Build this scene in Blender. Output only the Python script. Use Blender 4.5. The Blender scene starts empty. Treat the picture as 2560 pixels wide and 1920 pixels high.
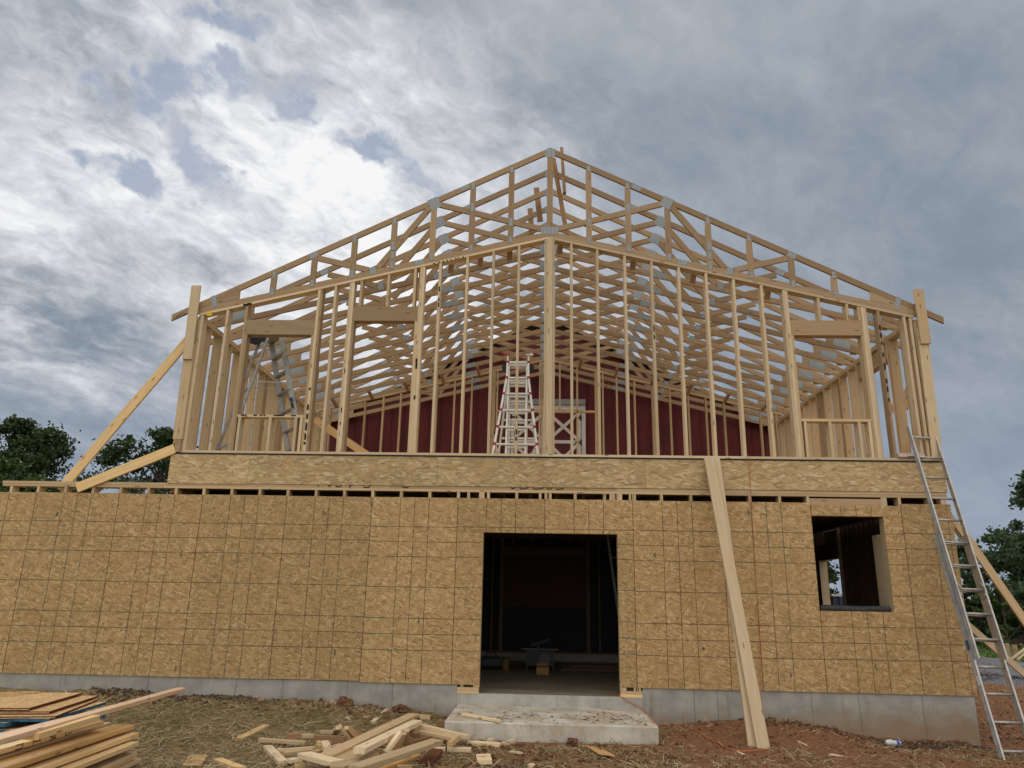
import bpy, math, random
from mathutils import Vector, Matrix, noise
R=math.radians
sc=bpy.context.scene
col=sc.collection
# ---------------------------------------------------------------- camera
cam=bpy.data.cameras.new('camera'); camo=bpy.data.objects.new('camera',cam); col.objects.link(camo)
cam.sensor_width=36; cam.lens=26.4; cam.clip_start=.05; cam.clip_end=2000
CR=Vector((.99909064,.03837986,.01857107)); CU=Vector((-.00715587,-.27844704,.96042493)); CF=Vector((-.04203203,.95968445,.27791919))
CP=Vector((6.06583502,-10.5616701,1.0542561))
M=Matrix(((CR.x,CU.x,-CF.x,CP.x),(CR.y,CU.y,-CF.y,CP.y),(CR.z,CU.z,-CF.z,CP.z),(0,0,0,1)))
camo.matrix_world=M; sc.camera=camo
# ---------------------------------------------------------------- node language
class E:
    def __init__(s,nt,sock): s.nt=nt; s.s=sock
    def _m(s,op,*a,**k):
        n=s.nt.nodes.new('ShaderNodeMath'); n.operation=op; n.use_clamp=k.get('clamp',False)
        for i,x in enumerate((s,)+a):
            if isinstance(x,E): s.nt.links.new(x.s,n.inputs[i])
            else: n.inputs[i].default_value=x
        return E(s.nt,n.outputs[0])
    def __add__(s,o): return s._m('ADD',o)
    __radd__=__add__
    def __mul__(s,o): return s._m('MULTIPLY',o)
    __rmul__=__mul__
    def __sub__(s,o): return s._m('SUBTRACT',o)
    def __rsub__(s,o): return (s*-1)+o
    def __truediv__(s,o): return s._m('DIVIDE',o)
    def mx(s,o): return s._m('MAXIMUM',o)
    def mn(s,o): return s._m('MINIMUM',o)
    def ab(s): return s._m('ABSOLUTE')
    def lt(s,o): return s._m('LESS_THAN',o)
    def gt(s,o): return s._m('GREATER_THAN',o)
    def mod(s,o): return s._m('FLOORED_MODULO',o)
    def pw(s,o): return s._m('POWER',o)
    def cl(s): return s._m('MULTIPLY',1.0,clamp=True)
    def sn(s): return s._m('SINE')
    def ss(s,a,b,c=0.,d=1.):
        n=s.nt.nodes.new('ShaderNodeMapRange'); n.interpolation_type='SMOOTHSTEP'
        s.nt.links.new(s.s,n.inputs[0])
        for i,v in enumerate((a,b,c,d)): n.inputs[i+1].default_value=v
        return E(s.nt,n.outputs[0])
def nn(nt,t,**k):
    n=nt.nodes.new(t)
    for a,b in k.items(): setattr(n,a,b)
    return n
def setin(nt,n,name,v):
    i=n.inputs[name]
    if isinstance(v,E): nt.links.new(v.s,i)
    elif hasattr(v,'is_output'): nt.links.new(v,i)
    else: i.default_value=v
def noi(nt,vec,scale,det=4,rough=.55,dist=0,dim='3D',out=0):
    n=nn(nt,'ShaderNodeTexNoise',noise_dimensions=dim)
    nt.links.new(vec,n.inputs['Vector'])
    n.inputs['Scale'].default_value=scale; n.inputs['Detail'].default_value=det; n.inputs['Roughness'].default_value=rough; n.inputs['Distortion'].default_value=dist
    return E(nt,n.outputs[out])
def mapv(nt,vec,scale=(1,1,1),rot=(0,0,0),loc=(0,0,0)):
    n=nn(nt,'ShaderNodeMapping'); nt.links.new(vec,n.inputs[0])
    n.inputs['Location'].default_value=loc; n.inputs['Rotation'].default_value=rot; n.inputs['Scale'].default_value=scale
    return n.outputs[0]
def mix(nt,f,a,b,mode='MIX'):
    n=nn(nt,'ShaderNodeMix',data_type='RGBA',blend_type=mode); n.clamp_factor=True
    for i,v in ((0,f),(6,a),(7,b)):
        if isinstance(v,E): nt.links.new(v.s,n.inputs[i])
        elif hasattr(v,'is_output'): nt.links.new(v,n.inputs[i])
        elif i==0: n.inputs[0].default_value=v
        else: n.inputs[i].default_value=(*v,1)
    return n.outputs[2]
def ramp(nt,f,stops):
    n=nn(nt,'ShaderNodeValToRGB'); nt.links.new(f.s,n.inputs[0]); r=n.color_ramp
    while len(r.elements)<len(stops): r.elements.new(.5)
    for e,(p,c) in zip(r.elements,stops): e.position=p; e.color=(*c,1)
    return n.outputs[0]
def xyz(nt,vec):
    n=nn(nt,'ShaderNodeSeparateXYZ'); nt.links.new(vec,n.inputs[0]); return [E(nt,o) for o in n.outputs]
def cxyz(nt,x,y,z):
    n=nn(nt,'ShaderNodeCombineXYZ')
    for i,v in enumerate((x,y,z)):
        if isinstance(v,E): nt.links.new(v.s,n.inputs[i])
        else: n.inputs[i].default_value=v
    return n.outputs[0]
# ---------------------------------------------------------------- world
SUN_EL,SUN_AZ=32.,-25.     # behind the bright clouds, ahead and to the left
w=bpy.data.worlds.new('World'); sc.world=w; w.use_nodes=True; nt=w.node_tree; nt.nodes.clear()
tc=nn(nt,'ShaderNodeTexCoord'); d=tc.outputs['Generated']
X,Y,Z=xyz(nt,d)
def dirpx(x,y):
    v=CF+CR*((x-1280)/1877.23)-CU*((y-960)/1877.23); return v.normalized()
def blob(x,y,r,soft=.6):
    """smooth spot on the sky round a direction, r in degrees"""
    v=dirpx(x,y)
    n=nn(nt,'ShaderNodeVectorMath',operation='DOT_PRODUCT'); nt.links.new(d,n.inputs[0]); n.inputs[1].default_value=v
    return E(nt,n.outputs['Value']).ss(math.cos(R(r)),math.cos(R(r*soft*.3)))
def blobe(x,y,rx,ry,ang,dn):
    """elongated soft spot, radii in px of a 2560 wide view, measured on the sky"""
    v=dirpx(x,y); u=Vector((0,0,1)); r=v.cross(u).normalized(); up=r.cross(v)
    c,s=math.cos(R(ang)),math.sin(R(ang)); a=r*c+up*s; b=up*c-r*s
    def dt(q):
        n=nn(nt,'ShaderNodeVectorMath',operation='DOT_PRODUCT'); nt.links.new(dn,n.inputs[0]); n.inputs[1].default_value=q; return E(nt,n.outputs['Value'])
    A=dt(a)*(1877./rx); B=dt(b)*(1877./ry); f=dt(v).gt(.2)
    return ((A*A+B*B)._m('SQRT')).ss(1.,.15)*f
Zc=Z.mx(.0)+.38
px,py=X/Zc,Y/Zc
P0=cxyz(nt,px,py,0.)
def warp(vec,sc_,amt,det=3):
    wn=nn(nt,'ShaderNodeTexNoise'); nt.links.new(vec,wn.inputs['Vector']); wn.inputs['Scale'].default_value=sc_; wn.inputs['Detail'].default_value=det; wn.inputs['Roughness'].default_value=.6
    sub=nn(nt,'ShaderNodeVectorMath',operation='SUBTRACT'); nt.links.new(wn.outputs['Color'],sub.inputs[0]); sub.inputs[1].default_value=(.5,.5,.5)
    scl=nn(nt,'ShaderNodeVectorMath',operation='SCALE'); nt.links.new(sub.outputs[0],scl.inputs[0]); scl.inputs['Scale'].default_value=amt
    add=nn(nt,'ShaderNodeVectorMath',operation='ADD'); nt.links.new(vec,add.inputs[0]); nt.links.new(scl.outputs[0],add.inputs[1]); return add.outputs[0]
dw=warp(d,9,.16,5)
P1=warp(P0,3.2,.15,4)
def rs(vec,rot,scale,loc=(0,0,0)): return mapv(nt,mapv(nt,vec,rot=(0,0,R(rot))),scale,loc=loc)
n1=noi(nt,rs(P1,-58,(1.0,2.3,1)),2.6,8,.6,.15)         # streaks fanning to the lower right
n2=noi(nt,P1,7.0,8,.64,.1)                             # puffs
n3=noi(nt,mapv(nt,P0,loc=(7,3,0)),.8,5,.5,.2)          # broad
n4=noi(nt,rs(P1,-50,(1.,1.7,1),(3,9,0)),22,5,.62,.3)    # wisps
n5=noi(nt,rs(P1,-20,(1.,2.0,1),(5,1,0)),2.6,6,.52,.3)
glow=blobe(700,420,1150,640,-14,dw)
glow2=blobe(1020,720,1050,430,-22,dw)
left=blobe(60,640,560,360,-30,dw)
dark=blobe(2250,650,1250,1100,0,dw)
tl=blobe(60,60,560,230,-10,dw)
ll=blobe(150,1000,800,330,-20,dw)
top=blobe(1500,60,900,260,0,dw)
detail=(n1-.5)*1.25+(n2-.5)*1.3+(n4-.5)*.75
gl=glow.mx(glow2*.9).mx(left*.8)
lum=.385+glow*.355+glow2*.27+left*.22-tl*.10-ll*.05+detail*(gl*.74+.20+ll*.35)+(n5-.5)*.46+(n3-.5)*.3+top*.08
lum=lum-dark*.075
lum=lum.mx(.06).mn(1.0)
cloudc=ramp(nt,lum,[(0.,(.17,.22,.28)),(.25,(.25,.30,.36)),(.45,(.385,.42,.475)),(.62,(.545,.565,.61)),(.78,(.70,.72,.76)),(.92,(.86,.87,.89)),(1.,(.93,.93,.94))])
sky=nn(nt,'ShaderNodeTexSky',sky_type='NISHITA'); sky.sun_disc=False; sky.sun_elevation=R(SUN_EL); sky.sun_rotation=R(SUN_AZ); sky.dust_density=1.5
skm=nn(nt,'ShaderNodeVectorMath',operation='SCALE'); nt.links.new(sky.outputs[0],skm.inputs[0]); skm.inputs['Scale'].default_value=.05
blue=mix(nt,.85,skm.outputs[0],(.16,.26,.43))
holes=None
for x,y,a,b,g in ((440,205,120,95,20),(345,262,120,60,-20),(655,200,170,70,5),(470,345,110,70,-30),(490,400,95,70,0),(930,385,160,60,-5),(1040,440,150,75,-20),(545,455,110,60,-30),(730,245,90,60,-30),(300,430,110,50,-35),(560,35,130,50,10)):
    h=blobe(x,y,a*1.3,b*1.35,g,dw); holes=h if holes is None else holes.mx(h)
holes=(holes*.95+(n2-.5)*2.1+(n4-.5)*1.3+(n1-.5)*.5-.36).ss(.04,.70)*holes.ss(0.,.4)*.85
skycol=mix(nt,holes,cloudc,blue)
horizon=Z.ss(.34,.06)
skycol=mix(nt,horizon*.55,skycol,(.31,.375,.485))
# overcast is brighter overhead; unseen sky behind the viewer boosted to light the facade
bk=(Y*-1.+.2).ss(0.,.9); zen=Z.ss(.70,.98)
skycol=mix(nt,(bk+zen).cl()*.85,skycol,(.62,.575,.51))
back=bk*1.15+zen*1.5+1.
back=back*Z.ss(-.3,-.03)
st=nn(nt,'ShaderNodeVectorMath',operation='SCALE'); nt.links.new(skycol,st.inputs[0]); nt.links.new(back.s,st.inputs['Scale'])
bg=nn(nt,'ShaderNodeBackground'); nt.links.new(st.outputs[0],bg.inputs[0]); bg.inputs[1].default_value=1.0
wo=nn(nt,'ShaderNodeOutputWorld'); nt.links.new(bg.outputs[0],wo.inputs[0])
w.cycles.sampling_method='MANUAL'; w.cycles.sample_map_resolution=512
# ---------------------------------------------------------------- sun
sd=bpy.data.lights.new('sun','SUN'); sd.energy=.9; sd.angle=R(14); sd.color=(1,.96,.9)
so=bpy.data.objects.new('sun',sd); col.objects.link(so)
el,az=R(SUN_EL),R(SUN_AZ); sv=Vector((math.sin(az)*math.cos(el),math.cos(az)*math.cos(el),math.sin(el)))
so.rotation_euler=sv.to_track_quat('Z','Y').to_euler()
sc.view_settings.view_transform='Standard'; sc.view_settings.look='None'; sc.view_settings.exposure=0; sc.view_settings.gamma=1
sc.render.engine='CYCLES'; sc.cycles.max_bounces=6; sc.cycles.diffuse_bounces=4; sc.cycles.glossy_bounces=3; sc.cycles.use_denoising=True
# ---------------------------------------------------------------- materials
def mat(name,rough=.7,metal=0,spec=.3):
    m=bpy.data.materials.new(name); m.use_nodes=True; nt=m.node_tree
    b=nt.nodes['Principled BSDF']; b.inputs['Roughness'].default_value=rough; b.inputs['Metallic'].default_value=metal
    b.inputs['Specular IOR Level'].default_value=spec
    return m,nt,b
def bump(nt,b,h,st=.3,dist=.01):
    n=nn(nt,'ShaderNodeBump'); n.inputs['Strength'].default_value=st; n.inputs['Distance'].default_value=dist
    nt.links.new(h.s,n.inputs['Height']); nt.links.new(n.outputs[0],b.inputs['Normal'])
def plain(name,c,rough=.6,metal=0,var=.12,scale=20,spec=.3):
    m,nt,b=mat(name,rough,metal,spec)
    g=nn(nt,'ShaderNodeTexCoord').outputs['Object']
    f=noi(nt,g,scale,4)
    c2=tuple(max(0,x*(1-var*2)) for x in c)
    nt.links.new(mix(nt,f.ss(.25,.75),c2,tuple(min(1,x*(1+var)) for x in c)),b.inputs['Base Color'])
    return m
def wood(name,base,warm=.0,dirty=.3,knots=True,mot=1.0):
    m,nt,b=mat(name,.62,0,.22)
    uv=nn(nt,'ShaderNodeTexCoord').outputs['UV']
    info=nn(nt,'ShaderNodeObjectInfo'); rnd=E(nt,info.outputs['Random'])
    u,v,_=xyz(nt,uv)
    wv=noi(nt,mapv(nt,uv,(3,.7,1)),1.5,2)
    gr=noi(nt,cxyz(nt,u*55.+wv*2.,v*1.6,0.),1.,5,.6)
    ring=((u*90.+noi(nt,mapv(nt,uv,(9,1.1,1)),1.,3)*26.).sn()*.5+.5)
    broad=noi(nt,mapv(nt,uv,(4,1.3,1)),1.2,3)
    light=tuple(min(1,x*1.14) for x in base); dark=(base[0]*.66,base[1]*.56,base[2]*.45)
    c=mix(nt,(gr.ss(.35,.75)*.35+ring*.22)*mot,light,dark)
    c=mix(nt,broad.ss(.45,.75)*.4,c,(base[0]*1.02,base[1]*.86,base[2]*.66))
    # slow tone shift from board to board
    c=mix(nt,rnd*.5,c,(base[0]*.86,base[1]*.77,base[2]*.66))
    hs=nn(nt,'ShaderNodeHueSaturation'); nt.links.new(c,hs.inputs['Color']); nt.links.new(((rnd*7.31).mod(1.)*.34+.80).s,hs.inputs['Value']); c=hs.outputs[0]
    if knots:
        vo=nn(nt,'ShaderNodeTexVoronoi',voronoi_dimensions='2D'); nt.links.new(mapv(nt,uv,(11.,2.3,1)),vo.inputs['Vector']); vo.inputs['Scale'].default_value=1
        ds=E(nt,vo.outputs['Distance']); cr=xyz(nt,vo.outputs['Color'])[0]
        k=ds.ss(.13,.04)*cr.gt(.66)
        c=mix(nt,k*.75,c,(.10,.055,.03))
    di=noi(nt,mapv(nt,uv,(6,1.7,1),loc=(5,2,0)),2.,5,.65)
    c=mix(nt,di.ss(.62,.8)*dirty,c,(.16,.13,.10))
    nt.links.new(c,b.inputs['Base Color'])
    bump(nt,b,gr,.15,.002)
    return m
WOOD=wood('spruce lumber',(.53,.41,.26))
WOODT=wood('truss lumber',(.36,.262,.165),dirty=.35)  # lumber colour lowered so the trusses look backlit
WOODP=wood('pale offcut',(.74,.61,.43),dirty=.14,mot=.7)
WOODY=wood('yellow lumber',(.66,.485,.26),dirty=.25)
WOODA=wood('amber lumber',(.66,.42,.17),dirty=.25)
WOODO=wood('orange-brown lumber',(.36,.225,.13))
WOODB=wood('weathered brown wood',(.25,.145,.08))
PANELB=wood('shade-darkened brown panel',(.10,.058,.033),knots=False)  # interior shade darkened into the panel's colour
WOODR=wood('wet red-brown wood',(.12,.045,.025))
WOODG=wood('grey stained lumber',(.38,.285,.18),dirty=.75)
WOODD=wood('shade-darkened interior lumber',(.15,.105,.065),dirty=.75)  # darker lumber copy, the room's shade put into its colour
WOODL=wood('pinkish lumber',(.60,.43,.29),dirty=.2)
WOODX=wood('dry pale lumber',(.58,.48,.335),dirty=.5)
def osb(name,base,bright,dark,grid=True,stretch=1.0,horiz=False,scale=1.0):
    m,nt,b=mat(name,.6,0,.25)
    uv=nn(nt,'ShaderNodeTexCoord').outputs['UV']
    u,v,_=xyz(nt,uv)
    warp=noi(nt,uv,14*scale,2,out=1)
    wadd=nn(nt,'ShaderNodeMixRGB',blend_type='LINEAR_LIGHT'); wadd.inputs[0].default_value=.006/scale
    nt.links.new(uv,wadd.inputs[1]); nt.links.new(warp.s,wadd.inputs[2])
    tone=None; hs=[]
    angs=(8,55,-40,88,28,-72) if not horiz else (90,76,103,62,118,88)
    for i,a in enumerate(angs):
        vo=nn(nt,'ShaderNodeTexVoronoi',voronoi_dimensions='2D')
        nt.links.new(mapv(nt,mapv(nt,wadd.outputs[0],rot=(0,0,R(a))),(52*scale,13*scale/stretch,1),loc=(i*3.7,i*1.9,0)),vo.inputs['Vector']); vo.inputs['Scale'].default_value=1
        vo.inputs['Randomness'].default_value=1
        hs.append(xyz(nt,vo.outputs['Color']))
    t=hs[0][0]
    for h in hs[1:]:
        n=nn(nt,'ShaderNodeMix',data_type='FLOAT')
        nt.links.new(h[1].gt(.62).s,n.inputs[0]); nt.links.new(t.s,n.inputs[2]); nt.links.new(h[0].s,n.inputs[3]); t=E(nt,n.outputs[0])
    fine=noi(nt,mapv(nt,uv,(160,60,1),(0,0,R(20))),1.,3)
    t2=t*.72+fine*.28
    c=ramp(nt,t2,[(.0,dark),(.17,tuple(.45*x+.55*y for x,y in zip(dark,base))),(.30,tuple(x*.84 for x in base)),(.50,base),(.66,tuple(x*1.10 for x in base)),(.80,tuple(.45*x+.55*y for x,y in zip(bright,base))),(.95,bright)])
    big=noi(nt,uv,1.1,4,.6)
    c=mix(nt,big.ss(.4,.75)*.28,c,(base[0]*.72,base[1]*.66,base[2]*.55))
    sp=noi(nt,mapv(nt,uv,(30,30,1)),1.,2)
    c=mix(nt,sp.ss(.70,.76)*.45,c,(.12,.07,.035))
    oi=nn(nt,'ShaderNodeObjectInfo'); hs_=nn(nt,'ShaderNodeHueSaturation'); nt.links.new(c,hs_.inputs['Color']); nt.links.new((E(nt,oi.outputs['Random'])*.16+.92).s,hs_.inputs['Value']); c=hs_.outputs[0]
    if grid:
        um=(u+20*1.2192).mod(1.2192); I=.0254
        ln=None
        wob=(noi(nt,uv,.9,2)-.5)*.004
        def line(x,p,wd):
            q=(x-p+wob).ab().ss(wd,wd*.4)
            return q
        for p in (16,24,32):
            q=line(um,p*I,.0068); ln=q if ln is None else ln.mx(q)
        for p in (16,24,32,48,64,72,80):
            q=line(v+E(nt,oi.outputs['Random'])*.014-.007,p*I,.0068); ln=ln.mx(q)
        edge=((um-.6096).ab()-.6096).ab().ss(.0075,.002)
        brk=noi(nt,uv,4,4,.7).ss(.3,.55)*.6+.38
        cc=noi(nt,mapv(nt,uv,loc=(3,3,0)),.7,2).ss(.45,.55)
        c=mix(nt,ln*brk,c,mix(nt,cc,(.10,.052,.026),(.07,.075,.05)))
        c=mix(nt,edge*.85,c,(.10,.03,.018))
    nt.links.new(c,b.inputs['Base Color'])
    bump(nt,b,t2,.25,.002)
    return m
OSB=osb('strand board wall sheathing',(.405,.272,.125),(.64,.48,.27),(.13,.07,.032),scale=1.15)
OSBR=osb('rim strand board',(.46,.335,.175),(.74,.62,.43),(.20,.10,.045),grid=False,stretch=1.2,horiz=True,scale=.85)
OSBF=osb('loose strand board',(.58,.39,.19),(.72,.55,.32),(.28,.15,.07),grid=False)
def concrete(name,base,stain=0.):
    m,nt,b=mat(name,.85,0,.2)
    g=nn(nt,'ShaderNodeNewGeometry').outputs['Position']
    x,y,z=xyz(nt,g)
    n=noi(nt,g,3.,6,.6); f=noi(nt,g,60,3)
    c=mix(nt,n.ss(.3,.7),tuple(q*.78 for q in base),tuple(q*1.1 for q in base))
    c=mix(nt,f.ss(.4,.8)*.25,c,tuple(q*.6 for q in base))
    st=noi(nt,mapv(nt,g,(7,7,1.2)),1.,4)
    c=mix(nt,st.ss(.55,.75)*.45,c,(.15,.125,.09)); c=mix(nt,noi(nt,mapv(nt,g,(.9,.9,2)),1.7,5,.65).ss(.5,.7)*.35,c,tuple(q*.62 for q in base))
    pit=noi(nt,g,38,1).ss(.73,.77); c=mix(nt,pit*.6,c,(.06,.06,.055))
    if stain:
        # clay splashed up from the soil, highest on the right end of the wall
        lim=(x-8.).ss(0,2.5)*.10+.0+(noi(nt,mapv(nt,g,(2,2,5)),1.3,4)-.5)*.35
        k=(z*-1.-.24+lim).ss(-.06,.3)*.8
        c=mix(nt,k*stain,c,(.25,.155,.075))
        for xp in (-1.6,-.4,.8,2.0,2.62,3.5,4.1,8.05,8.35,9.55,10.15,10.95):
            s=(x-xp+(noi(nt,g,3,1)-.5)*.02).ab().ss(.007,.003)
            c=mix(nt,s*.5,c,(.05,.05,.045))
    nt.links.new(c,b.inputs['Base Color']); bump(nt,b,n+f*.3,.3,.01)
    return m
CONC=concrete('foundation concrete',(.35,.345,.32),.85)
STEPC=concrete('landing concrete',(.42,.415,.39))
def landing_top():
    m=concrete('dusty landing concrete',(.56,.54,.48)); nt=m.node_tree; b=nt.nodes['Principled BSDF']
    src=b.inputs['Base Color'].links[0].from_socket
    g=nn(nt,'ShaderNodeNewGeometry').outputs['Position']
    a=noi(nt,mapv(nt,g,(2.2,3.5,1)),1.3,6,.7); k=noi(nt,mapv(nt,g,(9,22,1)),1.,5,.7)
    c=mix(nt,a.ss(.42,.62)*.75,src,(.40,.31,.21)); c=mix(nt,k.ss(.6,.7)*.8*a.ss(.35,.55),c,(.22,.11,.06))
    nt.links.new(c,b.inputs['Base Color']); return m
STEPT=landing_top()
def slabm():
    m,nt,b=mat('concrete floor',.45,0,.4)
    g=nn(nt,'ShaderNodeNewGeometry').outputs['Position']
    a=noi(nt,mapv(nt,g,(.6,2.4,1)),1.6,6,.65)
    nt.links.new(mix(nt,a.ss(.35,.65),(.16,.135,.095),(.27,.24,.18)),b.inputs['Base Color']); bump(nt,b,a,.1,.01); return m
SLAB=slabm()
def soil():
    m,nt,b=mat('clay and straw soil',.95,0,.1)
    g=nn(nt,'ShaderNodeNewGeometry').outputs['Position']; x,y,z=xyz(nt,g)
    a=noi(nt,g,1.4,6,.65); f=noi(nt,g,26,5,.7); ff=noi(nt,g,90,3,.6)
    clay=mix(nt,f.ss(.3,.7),(.14,.068,.037),(.31,.155,.085))
    clay=mix(nt,ff.ss(.6,.8)*.5,clay,(.33,.19,.12))
    strawc=mix(nt,f.ss(.3,.7),(.15,.112,.06),(.35,.265,.145))
    strawc=mix(nt,noi(nt,g,3.3,4).ss(.45,.65)*.5,strawc,(.12,.115,.045))
    k=(a*1.2-.6+(5.2-x)*.16+ (y*-1-1.6)*.12).ss(-.15,.25)
    c=mix(nt,k,clay,strawc)
    far=(x-13.).mx((y-7.)).ss(4,12)
    grass=mix(nt,f.ss(.3,.7),(.05,.085,.02),(.11,.15,.04))
    c=mix(nt,far*a.ss(.35,.6),c,grass)
    c=mix(nt,(x*-1-2.).ss(0,5),c,grass)
    nt.links.new(c,b.inputs['Base Color']); bump(nt,b,f+ff*.4,.8,.03); return m
SOIL=soil()
def plate_m():
    m,nt,b=mat('galvanised connector plate',.5,.25,.4)
    uv=nn(nt,'ShaderNodeTexCoord').outputs['UV']; u,v,_=xyz(nt,uv)
    s=((u*300.).sn()*.5+.5); n=noi(nt,uv,60,2)
    c=mix(nt,s.ss(.3,.7),(.12,.135,.15),(.40,.44,.465)); c=mix(nt,n.ss(.6,.8)*.5,c,(.25,.27,.3))
    nt.links.new(c,b.inputs['Base Color']); return m
PLATE=plate_m()
ALU=plain('brushed aluminium',(.46,.46,.45),.38,.65,.1,12,.5)
ALUS=plain('step ladder aluminium',(.33,.33,.32),.45,.5,.12,12,.4)
DIMM=plain('shade-darkened tool metal',(.10,.10,.10),.5)  # metal coloured dark to carry the doorway shade on saw and ladder
ALUD=plain('worn aluminium',(.42,.41,.39),.45,.55,.15,14,.5)
WHITE=plain('white ladder finish',(.72,.72,.71),.4,.2,.06,9,.4)
RED=plain('red plastic',(.42,.03,.03),.5)
BLACKP=plain('black plastic',(.02,.02,.022),.5)
INK=plain('black spray paint',(.018,.018,.018),.8)
BLUEP=plain('blue plastic',(.03,.07,.2),.5)
BLUEE=plain('blue painted sheet edge',(.03,.13,.23),.7,0,.3,30)
REDE=plain('red painted sheet edge',(.14,.022,.02),.7,0,.3,30)
YEL=plain('yellow tag',(.72,.50,.02),.6)
PINK=plain('pale pink foil box',(.62,.50,.45),.6)
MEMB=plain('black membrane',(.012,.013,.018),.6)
ORANGE=plain('orange cord',(.52,.17,.06),.6)
TARP=plain('dark tool case',(.03,.04,.05),.5)
CARD=plain('cardboard',(.33,.19,.08),.8)
STONE=plain('grey gravel',(.17,.17,.18),.9,0,.35,30)
CLODM=plain('reddish clod',(.14,.065,.035),.95,0,.35,25)
ROCKP=plain('pink stone',(.34,.20,.17),.9,0,.25,25)
ROCKT=plain('tan stone',(.36,.28,.19),.9,0,.25,25)
GLASSY=plain('clear bottle plastic',(.62,.66,.70),.15,0,.1,30,.6)
BARNW=plain('white trim',(.72,.71,.71),.6,0,.05,6)
BARNG=plain('grey sliding rail',(.33,.35,.38),.45,.3,.08,6)
ROOFD=plain('dark barn roof',(.035,.033,.035),.6)
ROOFL=plain('pale roof',(.36,.42,.50),.6)
HOUSEW=plain('house wall',(.45,.45,.43),.8)
DUMP=plain('dark blue steel',(.02,.035,.075),.5,0,.1)
def barnm():
    m,nt,b=mat('red ribbed barn metal',.5,.0,.35)
    g=nn(nt,'ShaderNodeNewGeometry').outputs['Position']; x,y,z=xyz(nt,g)
    n=noi(nt,mapv(nt,g,(2,2,.6)),1.4,4)
    nt.links.new(mix(nt,n.ss(.3,.7),(.08,.010,.015),(.135,.017,.023)),b.inputs['Base Color'])
    return m
BARN=barnm()
def leafm(name,a,b_,br):
    m,nt,b=mat(name,.6,0,.25)
    g=nn(nt,'ShaderNodeNewGeometry'); rn=E(nt,g.outputs['Random Per Island'])
    pos=noi(nt,g.outputs['Position'],.5,3)
    c=mix(nt,rn,a,b_); c=mix(nt,pos.ss(.5,.72)*.6,c,br)
    nt.links.new(c,b.inputs['Base Color'])
    tr=nn(nt,'ShaderNodeBsdfTranslucent'); nt.links.new(c,tr.inputs[0]); mx=nn(nt,'ShaderNodeMixShader'); mx.inputs[0].default_value=.25
    nt.links.new(b.outputs[0],mx.inputs[1]); nt.links.new(tr.outputs[0],mx.inputs[2]); nt.links.new(mx.outputs[0],nt.nodes['Material Output'].inputs[0])
    return m
LEAF=leafm('dark leaves',(.028,.050,.018),(.055,.085,.028),(.06,.10,.03))
LEAF2=leafm('mid green leaves',(.04,.08,.02),(.08,.13,.035),(.11,.16,.04))
LEAF3=leafm('bluish leaves',(.045,.08,.038),(.075,.115,.052),(.09,.135,.06))
BARK=plain('bark',(.075,.055,.04),.9,0,.3,8)
def strawmat():
    m,nt,b=mat('straw blades',.8,0,.2)
    g=nn(nt,'ShaderNodeNewGeometry'); rn=E(nt,g.outputs['Random Per Island'])
    nt.links.new(ramp(nt,rn,[(0.,(.12,.085,.045)),(.35,(.22,.165,.085)),(.7,(.34,.265,.145)),(.9,(.47,.39,.235)),(1.,(.60,.52,.35))]),b.inputs['Base Color']); return m
STRAW=strawmat()
def grassmat():
    m,nt,b=mat('young grass',.7,0,.2)
    g=nn(nt,'ShaderNodeNewGeometry'); rn=E(nt,g.outputs['Random Per Island'])
    nt.links.new(ramp(nt,rn,[(0.,(.11,.10,.035)),(.6,(.20,.175,.07)),(1.,(.33,.28,.13))]),b.inputs['Base Color']); return m
GRASS=grassmat()
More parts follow.
